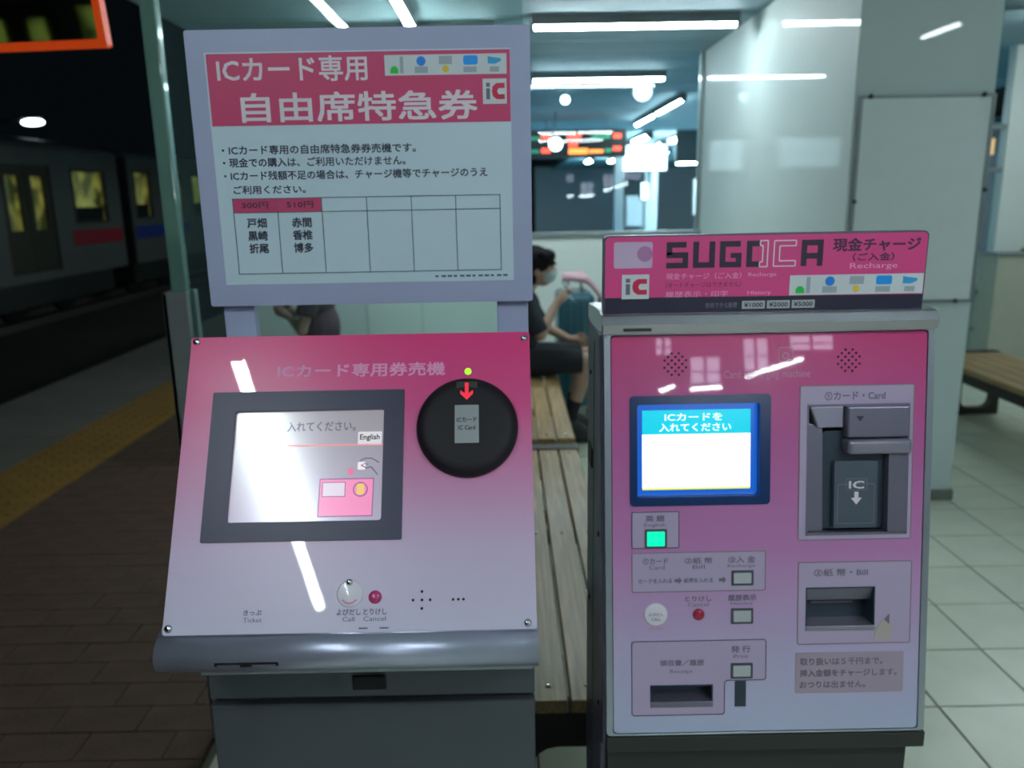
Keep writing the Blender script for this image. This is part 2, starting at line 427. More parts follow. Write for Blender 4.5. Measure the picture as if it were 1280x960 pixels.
# ---- ceiling: metal strips
ceil = struct('ceiling', B().box(-2.0, 5.4, -5, 14, 2.585, 2.66), M['ceiling'])
me, c = mesh_of('ceiling_strip', B().box(-3.7, 3.7, -.195, .195, 2.56, 2.585), M['ceiling'])
for j in range(27):
    o = bpy.data.objects.new('ceiling_strip', me); COL.objects.link(o); o.parent = ceil
    o.location = Vector((1.7, 3.4+.405*j-.0, c.z-.0015*(j % 2)))-WL[ceil]
struct('ceiling_hall', B().box(1.9, 9, 14, 34, 2.56, 2.66), M['ceiling'])

# ---- back wall with sill and window
struct('wall_back', B().box(-2.05, 1.55, 6.5, 6.6, 0, 1.18), M['wall'], .002)
struct('trim_1', B().box(-2.07, 1.55, 6.47, 6.62, 1.18, 1.212), M['frame_grey'], .003)
w1 = struct('window_1', B().box(-2.05, 1.55, 6.545, 6.555, 1.212, 2.56), M['glass2'])
for x in (-2.03, -.75, 1.535): part('mullion', B().box(x-.012, x+.012, 6.535, 6.565, 1.212, 2.56), M['frame_grey'], w1)
b = B()
for x in (-1.6, -1.15, -.7): b.box(x-.002, x+.002, 6.494, 6.5, .02, 1.18)
tag(part('trim_2', b, M['frame_grey']), kind='structure')
# ---- glossy side wall and the pillar at its near end
struct('wall_side', B().box(1.55, 2.17, 3.72, 6.72, 0, 2.56), M['gloss_wall'], .004)
struct('baseboard_side', B().box(1.54, 2.182, 3.706, 6.73, 0, .052), M['skirt'], .002)
# ---- right background: low cream wall, white wall above, dark window beside it
struct('wall_back_right', B().box(3.93, 5.4, 6.5, 6.6, .99, 2.56), M['wall'])
lw = struct('wall_low_right', B().box(3.85, 5.4, 6.30, 6.6, 0, .985), M['cream'], .004)
struct('trim_3', B().box(3.83, 5.4, 6.28, 6.6, .985, 1.0), M['frame_grey'], .002)
w2 = struct('window_2', B().box(2.2, 3.93, 6.545, 6.555, 0, 2.56), M['glass2'])
for z in (.35, .66, 1.62, 1.95): part('rail', B().box(2.2, 3.93, 6.53, 6.57, z, z+.035), M['frame_grey'], w2)
struct('wall_right', B().box(5.4, 5.5, -5, 6.6, 0, 2.66), M['wall'])
# ---- wall behind the viewer with lit windows (mirrored in the right machine)
wb = struct('wall_front', B().box(-.5, 5.4, -5.1, -5, 0, 2.66), M['darkwall'])
for n, (x0, x1, z0, z1) in enumerate(((1.33, 1.49, 1.79, 1.95), (1.64, 1.93, 1.52, 1.77), (2.13, 2.37, 1.63, 1.93), (2.55, 2.97, 1.81, 1.95))):
    w = struct('window_%d' % (n+3), B().box(x0, x1, -4.985, -4.97, z0, z1), M['litwin'])
    fr = B()
    for x in (x0, (x0+x1)/2, x1): fr.box(x-.012, x+.012, -4.97, -4.95, z0-.01, z1+.01)
    for z in (z0, z0+(z1-z0)*.45, z1): fr.box(x0, x1, -4.97, -4.95, z-.006, z+.006)
    part('window_frame', fr, M['darkwall'], w)

for a_, c_, lb in (((1.64, 1.475), (1.92, 1.49), 'level light bar under the second lit window behind the viewer'), ((1.36, 1.46), (1.49, 1.505), 'short light bar under the first lit window behind the viewer'),
                   ((2.15, 1.575), (2.66, 1.735), 'slanting light bar under the third lit window behind the viewer')):
    t = bpy.data.objects.new('wall_light', None); COL.objects.link(t); t.location = (a_[0], -4.95, a_[1]); WL[t] = Vector(t.location)
    tag(t, lb, 'light')
    part('tube', B().cone((a_[0], -4.93, a_[1]), (c_[0], -4.93, c_[1]), .014, .014, 8), M['tube'], t)
    part('backing', B().cone((a_[0], -4.975, a_[1]), (c_[0], -4.975, c_[1]), .022, .022, 8), M['darkwall'], t)
    part('bracket', B(True).cone((a_[0], -5, a_[1]), (a_[0], -4.93, a_[1]), .01, .01, 6).cone((c_[0], -5, c_[1]), (c_[0], -4.93, c_[1]), .01, .01, 6), M['darkwall'], t)
# ---- glass screen beside the platform
gs = thing('glass_screen', (-.4, 2.05, 0), 'tall clear glass screen with green edge and steel post behind the pink ticket machine', 'glass screen')
part('pane', B().box(-.815, .047, 2.045, 2.055, .46, 2.56), M['glass'], gs)
part('edge_strip', B().box(-.853, -.815, 2.035, 2.065, .05, 2.56), M['green_edge'], gs, .004, label='pale green edge strip')
b = B().box(-.868, -.806, 2.01, 2.034, 0, 1.28).box(-.868, -.806, 2.066, 2.09, 0, 1.28).box(-.868, -.854, 2.01, 2.09, 0, 1.28)
part('post', b, mat('satin_steel', (.30, .32, .32), .45, metal=.3, vary=.05), gs, .003)
part('bottom_rail', B().box(-.806, .047, 2.03, 2.07, .43, .46), M['steel'], gs)
part('foot', B().box(-.34, -.29, 2.03, 2.07, 0, .43), M['steel'], gs)

# ================================================================== LIGHTS
def tube_light(x, y, length, along, label, group=None, z=2.5, r=.024, mt='tube'):
    """slim batten: tube half sunk in a steel housing, so that it shines downwards"""
    t = thing('ceiling_light', (x, y, z), label, 'light', group)
    h = length/2
    q = Matrix.Translation((x, y, z))
    if along == 'y': q = q @ Matrix.Rotation(PI/2, 4, 'Z')
    w = r*1.15
    part('housing', B().box(-h-.02, h+.02, -w, w, -.002, 2.562-z, q), M['housing_dark'], t, .002)
    a = q @ Vector((-h, 0, 0)); c = q @ Vector((h, 0, 0))
    part('tube', B().cone(a, c, r, r, 14), M[mt], t)
    part('end_cap', B(True).box(-h-.022, -h, -w, w, -r-.004, .002, q).box(h, h+.022, -w, w, -r-.004, .002, q), M['housing_dark'], t)
    return t
tube_light(.80, 5.2, 1.22, 'x', 'brightest ceiling tube, the long one right of the white sign top')
tube_light(-.55, 4.6, 1.2, 'y', 'ceiling tube slanting down to the top edge of the white sign')
tube_light(-.57, 5.35, 1.0, 'x', 'ceiling tube mostly hidden behind the top right corner of the white sign')
tube_light(3.75, 5.2, 1.1, 'x', 'ceiling tube cut by the right edge of the picture')
tube_light(-.952, -.735, 1.64, 'y', 'overhead tube mirrored as a streak in the pink ticket machine')
tube_light(2.82, 1.96, .5, 'y', 'overhead tube mirrored in the white pillar above the poster frame')
tube_light(1.15, -.5, 1.2, 'x', 'added fill tube, out of view above the viewer to the right', r=.03)  # unseen tube added to brighten the machine fronts
tube_light(1.2, -2.4, 1.2, 'x', 'added fill tube, out of view behind the viewer')  # fill light from behind the camera, added and never in view
tube_light(4.75, 1.0, .9, 'x', 'added tube, out of view over the floor tiles at the right')  # extra tube added out of view, clear of the pillar's reflection
tube_light(.84, 7.5, 1.15, 'x', 'second ceiling tube, thinner and lower, seen through the window')
for y in (9.9, 11.6): tube_light(1.95, y, 1.5, 'y', 'slanting tube right of the clock, seen through the window' if y < 10 else 'farther slanting tube in line with the one right of the clock')
g = 0
for x, cn in ((2.5, 'left'), (3.2, 'middle'), (3.9, 'right')):
    for y, rn in ((15.2, 'nearest'), (17.6, 'second nearest'), (20.5, 'third'), (24.5, 'farthest')):
        tube_light(x, y, 1.6, 'y', '%s tube of the %s row lighting the far hall' % (rn, cn), 'far hall tubes', r=.06)
tube_light(3.35, 14.4, .75, 'x', 'short level tube at the right end of the far hall', z=2.02, r=.03)
# hanging rods for that low one
# small round ceiling lamps
def round_lamp(x, y, z, r, label, m='lampshine'):
    t = thing('round_lamp', (x, y, z), label, 'light')
    part('lamp_disc', B().lathe([(r*.7, -.02), (r, 0), (r*.7, .02)], Matrix.Translation((x, y, z)) @ Matrix.Rotation(PI/2, 4, 'X'), 20), M[m], t)
    part('rod', B().cone((x, y, z+r*.9), (x, y, 2.56), .008, .008, 6), M['frame_grey'], t)
round_lamp(.67, 11.0, 2.16, .085, 'round white lamp glowing in front of the red departure board')
round_lamp(.63, 8.7, 2.46, .045, 'small round lamp above the red departure board')
# clock
t = thing('station_clock', (1.31, 8.0, 2.44), 'round lit station clock hanging at the right end of the second tube', 'clock')
q = Matrix.Translation((1.31, 8.0, 2.44)) @ Matrix.Rotation(PI/2, 4, 'X')
part('clock_body', B().lathe([(.095, -.04), (.1, -.02), (.1, .02), (.095, .03)], q, 28), M['frame_grey'], t)
part('clock_face', B().lathe([(.088, .03), (.088, .034)], q, 28), M['clockface'], t)
part('clock_hand', B().box(-.006, .006, -.01, .06, .034, .037, q).box(-.04, .01, -.006, .006, .034, .037, q), M['ink'], t)
part('rod', B().cone((1.31, 8, 2.53), (1.31, 8, 2.56), .01, .01, 6), M['frame_grey'], t)
# departure board
t = thing('departure_board', (1.07, 12, 2.2), 'dark hanging departure board with red and orange lit characters', 'display board')
part('board_case', B().box(.35, 1.75, 12, 12.15, 2.03, 2.42), M['train_dark'], t, .01)
for x in (.6, 1.5): part('rod', B().cone((x, 12.07, 2.42), (x, 12.07, 2.6), .012, .012, 6), M['frame_grey'], t)
def leds(name, m, segs):
    b = B()
    for x0, x1, z0, z1 in segs:
        n = max(1, round((x1-x0)/.034))
        for i in range(n):
            for k_ in range(2):
                zz = z0+(z1-z0)*k_/2
                b.box(x0+(x1-x0)*i/n, x0+(x1-x0)*(i+.78)/n, 11.993, 12.001, zz, zz+(z1-z0)*.42)
    part(name, b, M[m], t)
leds('lit_characters', 'led_red', [(.53, .66, 2.28, 2.35), (.53, .66, 2.10, 2.17), (.90, 1.10, 2.28, 2.36), (.92, 1.05, 2.18, 2.25), (1.56, 1.68, 2.29, 2.36), (1.56, 1.68, 2.12, 2.18)])
leds('lit_characters', 'led_orange', [(.92, 1.20, 2.08, 2.16), (1.22, 1.42, 2.09, 2.14)])
leds('lit_characters', 'led_green2', [(1.25, 1.52, 2.29, 2.34), (1.45, 1.54, 2.1, 2.15), (.37, .5, 2.28, 2.33), (.37, .5, 2.1, 2.15)])

# ================================================================== FAR HALL beyond the window
struct('wall_hall_end', B().box(1.2, 9, 33.9, 34, 0, 2.66), M['column'])
struct('wall_hall_side', B().box(8.9, 9, 7, 34, 0, 2.66), M['darkwall'])
hc = [(2.05, 15.0, .16, 'white hall column at the left edge of the bright hall'), (2.95, 17.0, .14, 'second white column in the bright hall'),
      (3.42, 19.0, .15, 'third slim white column in the bright hall'), (3.95, 15.6, .20, 'broad column at the right side of the bright hall')]
for x, y, r, lb in hc:
    t = thing('hall_column', (x, y, 0), lb, 'column')
    part('shaft', B().box(x-r/2, x+r/2, y-r/2, y+r/2, .08, 2.56), M['column'], t, .01)
    part('base', B().box(x-r*.7, x+r*.7, y-r*.7, y+r*.7, 0, .08), M['skirt'], t)
for x, y, w_, z0, z1, lb in ((3.50, 15.0, .10, 1.12, 1.74, 'upright narrow lit panel at the right of the bright hall'),
                          (2.62, 15.5, .12, 1.40, 1.70, 'small lit panel left in the bright hall'),
                          (2.78, 16.5, .85, 1.96, 2.44, 'large added glow panel for the far ceiling lights, high in the middle of the bright hall'),  # glowing panel added for the white glow of distant ceiling tubes
                          (3.30, 15.2, .20, 2.14, 2.40, 'rounded lit sign high at the right of the bright hall'),
                          (3.3, 20.0, .7, .75, 1.45, 'wide pale lit panel low in the bright hall')):
    t = thing('lit_panel', (x, y, 0), lb, 'lit panel')
    part('panel_face', B().box(x-w_/2, x+w_/2, y-.02, y, z0, z1), M['litpanel'] if z0 > 1 else M['column'], t)
    top = z0 > 1.8
    part('panel_case', B().box(x-w_/2-.02, x+w_/2+.02, y, y+.08, z0-.02, z1+.02), M['frame_grey'], t)
    part('panel_post', B().box(x-.02, x+.02, y+.02, y+.06, z1 if top else 0, 2.56 if top else z0), M['frame_grey'], t)
for x0, x1, z0, z1, lb in ((-1.45, -.85, 1.93, 2.48, 'lit panel of the far hall, mirrored in the glossy side wall, nearer the window'),
                           (-3.35, -2.2, 1.96, 2.50, 'wide lit panel of the far hall, mirrored in the glossy side wall')):
    t = thing('lit_panel', ((x0+x1)/2, 16, 0), lb, 'lit panel')
    part('panel_face', B().box(x0, x1, 15.97, 16, z0, z1), M['litpanel'], t)
    part('panel_case', B().box(x0-.03, x1+.03, 16, 16.1, z0-.03, z1+.03), M['frame_grey'], t)
    for x in (x0+.1, x1-.1): part('panel_post', B().box(x-.03, x+.03, 16.02, 16.08, 0, z0), M['frame_grey'], t)
t = thing('hall_counter', (-2.1, 16.5, 0), 'pale panelled counter wall of the far hall, mirrored in the glossy side wall', 'counter')
for i in range(6): part('panel', B().box(-3.4+.43*i, -3.4+.43*i+.39, 16.3, 16.5, 0, 1.85), M['column'], t, .01)
struct('floor_hall_left', B().box(-3.6, -.86, 13, 18, -.14, 0), M['hall_wall'])
t = thing('warm_lit_sign', (3.9, 6.9, 0), 'small orange lit sign in the dark gap right of the white pillar', 'lit sign')
part('sign_face', B().box(3.98, 4.06, 6.88, 6.9, 1.77, 1.90), M['warm'], t)
part('sign_post', B().box(4.0, 4.04, 6.9, 6.94, 0, 1.9), M['frame_grey'], t)

# ================================================================== TRAIN
def car(name, y0, y1, label, cat, stripe, stripe_y, windows, doors):
    t = thing(name, (-10.95, (y0+y1)/2, -1.1), label, cat, 'train carriages')
    holes = [[(a, z0), (c_, z0), (c_, z1), (a, z1)] for a, c_, z0, z1 in windows]+[[(a, z0), (c_, z0), (c_, z1), (a, z1)] for a, c_, z0, z1 in doors]
    q = Matrix(((0, 0, 1, 0), (1, 0, 0, 0), (0, 1, 0, 0), (0, 0, 0, 1)))   # (u=y, v=z, w=x)
    b = B().prism([(y0, -.02), (y1, -.02), (y1, 2.6), (y0, 2.6)], -9.56, -9.5, q, holes)
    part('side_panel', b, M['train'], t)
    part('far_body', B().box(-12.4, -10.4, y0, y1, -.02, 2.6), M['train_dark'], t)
    part('end_panel', B(True).box(-10.4, -9.56, y0, y0+.05, -.02, 2.6).box(-10.4, -9.56, y1-.05, y1, -.02, 2.6), M['train_dark'], t)
    b = B(); n = 10
    prof = [(-9.5-1.45+1.45*math.cos(a*PI/n), 2.6+.34*math.sin(a*PI/n)) for a in range(n+1)]
    q2 = Matrix(((1, 0, 0, 0), (0, 0, 1, 0), (0, 1, 0, 0), (0, 0, 0, 1)))
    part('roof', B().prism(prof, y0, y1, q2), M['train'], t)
    part('underframe', B().box(-12.2, -9.75, y0+.3, y1-.3, -.55, -.02), M['train_dark'], t)
    for yy in (y0+2.5, y1-2.5):
        b = B(True)
        for dy in (-1, 1):
            for xx in (-10.4, -11.5): b.cone((xx-.06, yy+dy, -.525), (xx+.06, yy+dy, -.525), .42, .42, 20)
        part('wheel', b, M['train_dark'], t)
    for a, c_, z0, z1 in windows:
        f = part('window_frame', B().prism([(a-.05, z0-.05), (c_+.05, z0-.05), (c_+.05, z1+.05), (a-.05, z1+.05)], -9.5, -9.48, q, [[(a, z0), (c_, z0), (c_, z1), (a, z1)]]), M['train_door'], t)
        part('pane', B().box(-9.54, -9.53, a, c_, z0, z1), M['glass2'], f)
        part('blind', B().box(-9.60, -9.58, a, c_, z0, z0+(z1-z0)*.28), M['train_dark'], t)
    for a, c_, z0, z1 in doors:
        mid = (a+c_)/2
        for p0, p1 in ((a+.02, mid-.01), (mid+.01, c_-.02)):
            pw = [(p0+.2, z0+.85), (p1-.2, z0+.85), (p1-.2, z1-.22), (p0+.2, z1-.22)]
            d = part('door', B().prism([(p0, z0), (p1, z0), (p1, z1), (p0, z1)], -9.58, -9.53, q, [pw]), M['train_door'], t)
            part('pane', B().box(-9.56, -9.55, p0+.2, p1-.2, z0+.85, z1-.22), M['glass2'], d)
    part('lit_cabin', B().box(-9.78, -9.74, y0+.1, y1-.1, .95, 2.35), M['interior'], t)
    part('stripe', B().box(-9.5, -9.49, stripe_y[0], stripe_y[1], .60, .92), M[stripe], t)
    return t
car('train_carriage', 1.0, 20.3, 'grey train carriage with red stripe and lit double doors', 'train', 'train_red', (17.9, 20.2),
    [(18.15, 19.55, 1.12, 2.2), (12.3, 13.7, 1.12, 2.2), (9.6, 11.0, 1.12, 2.2)], [(15.55, 17.3, .15, 2.28), (6.0, 7.7, .15, 2.28)])
car('train_carriage', -20.0, .45, 'grey train carriage reflected in the orange framed mirror', 'train', 'train_red', (-3.0, -1.0),
    [(a, a+1.4, 1.12, 2.2) for a in (-3.6, -8.0, -10.4, -15)], [(-6.2, -4.5, .15, 2.28), (-13.0, -11.3, .15, 2.28)])
car('train_carriage', 20.85, 40, 'grey train carriage with blue stripe behind the red striped one', 'train', 'train_blue', (20.95, 24.5),
    [(21.15, 22.05, 1.15, 2.25), (23.0, 24.2, 1.15, 2.25), (25.0, 26.2, 1.15, 2.25)], [(27.5, 29.2, .15, 2.28)])
t = thing('platform_lamp', (-11.75, 21, -1.1), 'bright white lamp on a pole in the dark above the train', 'light')
part('pole', B().cone((-13.0, 21, -1.1), (-13.0, 21, 3.55), .06, .05, 10).cone((-13, 21, 3.55), (-11.9, 21, 3.55), .03, .03, 8), M['train_dark'], t)
part('lamp_head', B().ball((-11.76, 21, 3.50), .29, .12, .085), M['lampshine'], t)
part('lamp_hood', B().box(-12.0, -11.5, 20.85, 21.15, 3.58, 3.62), M['train_dark'], t)

# ---- orange framed platform mirror
def mirror():
    t = thing('platform_mirror', (-2.35, 3.0, 0), 'dark platform mirror in an orange frame at the top left corner', 'mirror')
    c = Vector((-1.79, 3.0, 2.36)); o = Vector((0, 0, 1.5))
    tgt = Vector((-9.5, 9.0, 1.6)); d = (Vector((-1.55, 3, 2.1))-o).normalized(); r = (tgt-c).normalized(); n = (r-d).normalized()
    n = Vector((-.125, -.985, -.115)).normalized()
    rt = Vector((0, 0, 1)).cross(n).normalized()*-1; rt = n.cross(Vector((0, 0, 1))).normalized()*-1
    up = n.cross(rt).normalized()
    if rt.x < 0: rt = -rt
    if up.z < 0: up = -up
    q = Matrix.Identity(4)
    for i in range(3): q[i][0], q[i][1], q[i][2], q[i][3] = rt[i], up[i], n[i], c[i]
    w, h = .42, .335
    part('mirror_glass', B().prism(rr(-w+.03, -h+.03, w-.03, h-.03, .01), -.01, .004, q), M['mirror'], t)
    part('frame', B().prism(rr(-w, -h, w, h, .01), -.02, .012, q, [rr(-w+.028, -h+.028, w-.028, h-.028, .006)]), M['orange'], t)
    part('back_plate', B().prism(rr(-w+.01, -h+.01, w-.01, h-.01, .01), -.03, -.02, q), M['train_dark'], t)
    part('pole', B().cone((-2.35, 3.06, 0), (-2.35, 3.06, 2.75), .035, .035, 12).cone((-2.35, 3.06, 2.4), (-1.9, 3.04, 2.4), .02, .02, 8), M['frame_grey'], t)
mirror()

# ================================================================== BENCHES
def bench(x0, x1, y0, y1, label, n=6):
    t = thing('slatted_bench', ((x0+x1)/2, (y0+y1)/2, 0), label, 'bench', 'wooden benches')
    p = (x1-x0)/n
    for i in range(n):
        part('slat', B().box(x0+i*p+.004, x0+(i+1)*p-.004, y0, y1, .388, .42), M['wood'], t, .003)
    b = B()
    for yy in (y0+.055, y1-.055, (y0+y1)/2):
        for i in range(n):
            b.lathe([(.0075, .42), (.0075, .4215), (.004, .4235)], Matrix.Translation((x0+(i+.5)*p, yy, 0)), 8)
    tag(part('bolt', b, M['bolt'], t), kind='stuff')
    for yy in (y0+.005, y1-.065):      # hooped end frames
        q = Matrix(((1, 0, 0, 0), (0, 0, 1, yy), (0, 1, 0, 0), (0, 0, 0, 1)))
        xm = (x0+x1)/2
        part('end_frame', B().prism(rr(x0, 0, x1, .387, .01), 0, .06, q, [rr(x0+.05, .045, xm-.06, .30, .06), rr(xm+.0, .045, x1-.05, .30, .06)]), M['benchframe'], t, .003)
    part('side_rail', B(True).box(x0, x0+.025, y0+.07, y1-.07, .33, .387).box(x1-.025, x1, y0+.07, y1-.07, .33, .387), M['benchframe'], t)
    part('end_band', B().box(x0-.004, x1+.004, y1-.008, y1+.06, .37, .426), M['benchframe'], t, .003)
    return t
bench(-.23, .295, 1.55, 3.34, 'wooden slatted bench right between the two machines')
bench(-.23, .300, 3.50, 5.45, 'wooden slatted bench the person in black sits on')
bench(2.80, 3.32, 2.9, 5.30, 'wooden slatted bench at the right edge behind the pillar', 5)
bench(-1.43, -.90, 4.0, 5.8, 'wooden slatted bench under the person in the gap below the white sign')

# ================================================================== PEOPLE
def fuse(name, b, m, parent, vox=.009, smooth=4, label=None):
    me, c = mesh_of(name, b, m); o = bpy.data.objects.new(name, me); COL.objects.link(o)
    rm = o.modifiers.new('r', 'REMESH'); rm.mode = 'VOXEL'; rm.voxel_size = vox; rm.use_smooth_shade = True
    s = o.modifiers.new('s', 'SMOOTH'); s.iterations = smooth; s.factor = .5
    dg = bpy.context.evaluated_depsgraph_get(); dg.update()
    new = bpy.data.meshes.new_from_object(o.evaluated_get(dg)); o.modifiers.clear(); o.data = new
    if not new.materials: new.materials.append(m)
    bpy.data.meshes.remove(me)
    o.parent = parent; o.location = c-WL[parent]; WL[o] = c
    if label: o['label'] = label
    return o
def person(label, X, Y, sx, P, top, bottom, extra):
    """sx = +1 faces +X. P holds joint positions (x forward, y to the side, z up)"""
    def g(p): return (X+sx*p[0], Y+p[1], p[2])
    t = thing('person', (X, Y, 0), label, 'person')
    b = B()
    hx, hz = P['head']
    # head, face, neck
    b.ball(g((hx, 0, hz)), .098, .078, .112).ball(g((hx+.035, 0, hz-.055)), .062, .055, .060)
    b.caps(g((hx+.098, 0, hz+.005)), g((hx+.110, 0, hz-.030)), .010, .013)
    for s_ in (-1, 1): b.ball(g((hx-.005, s_*.080, hz-.015)), .020, .010, .032)
    b.caps(g((hx-.03, 0, hz-.07)), g((P['neck'][0], 0, P['neck'][1])), .050, .056)
    # trunk
    sh, hp = P['chest'], P['hip']
    b.ball(g((sh[0], 0, sh[1])), .095, .165, .12); b.caps(g((sh[0], -.10, sh[1]+.05)), g((sh[0], .10, sh[1]+.05)), .055, .055)
    b.ball(g(((sh[0]+hp[0])/2, 0, (sh[1]+hp[1])/2)), .098, .145, .14); b.ball(g((hp[0], 0, hp[1])), .115, .165, .10)
    for s_, k_ in ((-1, 'R'), (1, 'L')):
        S_, E_, W_, H_ = P['sh'+k_], P['el'+k_], P['wr'+k_], P['ha'+k_]
        b.caps(g(S_), g(E_), .046, .036); b.caps(g(E_), g(W_), .037, .024)
        b.caps(g(W_), g(H_), .024, .030); b.ball(g(H_), .034, .022, .034)
        fd = Vector(P['fd'+k_]).normalized()
        side = Vector((0, 0, 1)) if abs(fd.z) < .7 else Vector((1, 0, 0))
        for i, ln in enumerate((.050, .062, .058, .044)):
            a = Vector(H_)+side*(.027-.018*i)+fd*.018; m_ = a+fd*ln*.6; e_ = m_+fd*ln*.25+Vector((0, -s_*ln*.45, 0))
            b.caps(g(a), g(m_), .0085, .008); b.caps(g(m_), g(e_), .008, .0068)
        a = Vector(H_)+side*.022-fd*.01; m_ = a+Vector((0, -s_*.02, 0))+side*.022+fd*.015
        b.caps(g(a), g(m_), .0105, .009); b.caps(g(m_), g(m_+fd*.03), .009, .0075)
        K_, A_ = P['kn'+k_], P['an'+k_]
        b.caps(g((hp[0], s_*.085, hp[1]-.01)), g(K_), .080, .055)
        b.caps(g(K_), g(A_), .050, .034); mid = Vector(K_).lerp(Vector(A_), .3); b.ball(g((mid.x-.01, mid.y, mid.z)), .053, .05, .075)
        b.caps(g(A_), g((A_[0]+.12, A_[1], .035)), .034, .026)
    fuse('body', b, M['skin'], t, .0065, 2)
    # shirt with short sleeves
    b = B()
    b.ball(g((sh[0], 0, sh[1])), .112, .182, .135); b.caps(g((sh[0], -.11, sh[1]+.055)), g((sh[0], .11, sh[1]+.055)), .066, .066)
    b.ball(g(((sh[0]+hp[0])/2, 0, (sh[1]+hp[1])/2)), .122, .168, .17); b.ball(g((hp[0]-.005, 0, hp[1]+.02)), .135, .185, .095)
    for k_ in 'RL':
        S_, E_ = Vector(P['sh'+k_]), Vector(P['el'+k_]); c_ = S_.lerp(E_, P.get('sleeve', .8))
        b.ball(g(S_), .068); b.cone(g(S_), g(c_), .064, .060, 16)
        if P.get('sleeve', .8) > 1.: b.ball(g(E_), .058); b.cone(g(E_), g(Vector(E_).lerp(Vector(P['wr'+k_]), .85)), .055, .04, 14)
    fuse('shirt', b, M[top], t, .010, 4)
    b = B(); b.ball(g((hp[0], 0, hp[1]-.005)), .130, .180, .105)
    for s_, k_ in ((-1, 'R'), (1, 'L')):
        a = Vector((hp[0], s_*.085, hp[1]-.01)); K_ = Vector(P['kn'+k_]); b.ball(g(a), .092); b.cone(g(a), g(a.lerp(K_, .93)), .094, .074, 18)
    fuse('shorts', b, M[bottom], t, .010, 4)
    for s_, k_ in ((-1, 'R'), (1, 'L')):
        K_, A_ = Vector(P['kn'+k_]), Vector(P['an'+k_])
        part('sock', B().cone(g(K_.lerp(A_, .62)), g(A_), .043, .038, 14).ball(g(A_), .038), M['shorts'], t)
        b = B(); b.caps(g((A_[0]-.03, A_[1], .045)), g((A_[0]+.14, A_[1], .038)), .050, .044); b.ball(g((A_[0]-.005, A_[1], .078)), .056, .050, .042); b.caps(g((A_[0]+.01, A_[1], A_[2]-.01)), g((A_[0]+.115, A_[1], .048)), .050, .042)
        f = fuse('shoe', b, M['shoe'], t, .008, 3)
    # hair
    b = B(); b.ball(g((hx-.020, 0, hz+.030)), .116, .098, .106); b.ball(g((hx-.050, 0, hz-.030)), .076, .090, .090)
    b.ball(g((hx+.058, 0, hz+.066)), .058, .078, .046)
    for i in range(9): b.caps(g((hx+.02, -.075+.019*i, hz+.085)), g((hx+.106+random.uniform(-.01, .005), -.06+.015*i, hz+.022)), .020, .009)
    fuse('hair', b, M['hair'], t, .006, 2)
    for s_ in (-1, 1):
        part('eye', B().ball(g((hx+.088, s_*.030, hz+.006)), .007, .013, .006, n=10, k=6), M['eye'], t)
        part('eyebrow', B().caps(g((hx+.096, s_*.018, hz+.026)), g((hx+.086, s_*.045, hz+.027)), .004, .003), M['hair'], t)
    if extra == 'mask':
        b = B(); b.ball(g((hx+.052, 0, hz-.052)), .066, .060, .050); b.ball(g((hx+.098, 0, hz-.036)), .022, .022, .026)
        fuse('face_mask', b, M['mask'], t, .006, 3)
        for s_ in (-1, 1): part('mask_loop', B().tube([g((hx+.045, s_*.062, hz-.04)), g((hx-.012, s_*.088, hz-.005))], .0022, 6), M['mask'], t)
    else:
        part('mouth', B().ball(g((hx+.094, 0, hz-.062)), .006, .022, .005, n=10, k=6), M['ink_red'], t)
    return t
PA = dict(head=(.140, 1.080), neck=(.075, .965), chest=(.050, .830), hip=(.0, .530),
          shR=(.055, -.175, .890), shL=(.055, .175, .890), elR=(.150, -.205, .700), elL=(.175, .215, .690),
          wrR=(.245, -.105, .860), wrL=(.345, .125, .615), haR=(.285, -.075, .905), haL=(.405, .115, .610), fdR=(.5, .35, .8), fdL=(1, 0, -.25),
          knR=(.44, -.10, .515), knL=(.45, .11, .520), anR=(.325, -.09, .12), anL=(.345, .15, .10), sleeve=.95)
person('person in black with a face mask, seated on the bench looking down at a phone', 0.04, 4.87, 1, PA, 'shirt', 'shorts', 'mask')
PB = dict(head=(.09, 1.15), neck=(.04, 1.03), chest=(.02, .90), hip=(.0, .54),
          shR=(.02, -.175, .95), shL=(.02, .175, .95), elR=(.08, -.20, .73), elL=(.08, .20, .73),
          wrR=(.17, -.11, .80), wrL=(.16, .10, .79), haR=(.225, -.07, .825), haL=(.21, .06, .815), fdR=(.9, .2, .35), fdL=(.9, -.2, .35),
          knR=(.42, -.10, .53), knL=(.42, .10, .53), anR=(.40, -.11, .10), anL=(.42, .11, .10), sleeve=.6)
person('person in a dark maroon top, glimpsed in the gap below the white sign', -1.17, 5.0, -1, PB, 'maroon', 'shorts', 'none')
# phone in the hands
t = thing('phone', (.350, 4.83, .92), 'lit phone held up by the person in black', 'phone')
q = Matrix.Translation((.368, 4.835, .935)) @ Matrix.Rotation(R(-35), 4, 'Y')
part('phone_case', B().box(-.005, .004, -.036, .036, -.07, .07, q), M['black'], t, .003)
part('phone_screen', B().box(-.007, -.005, -.032, .032, -.064, .064, q), M['phone_glow'], t)
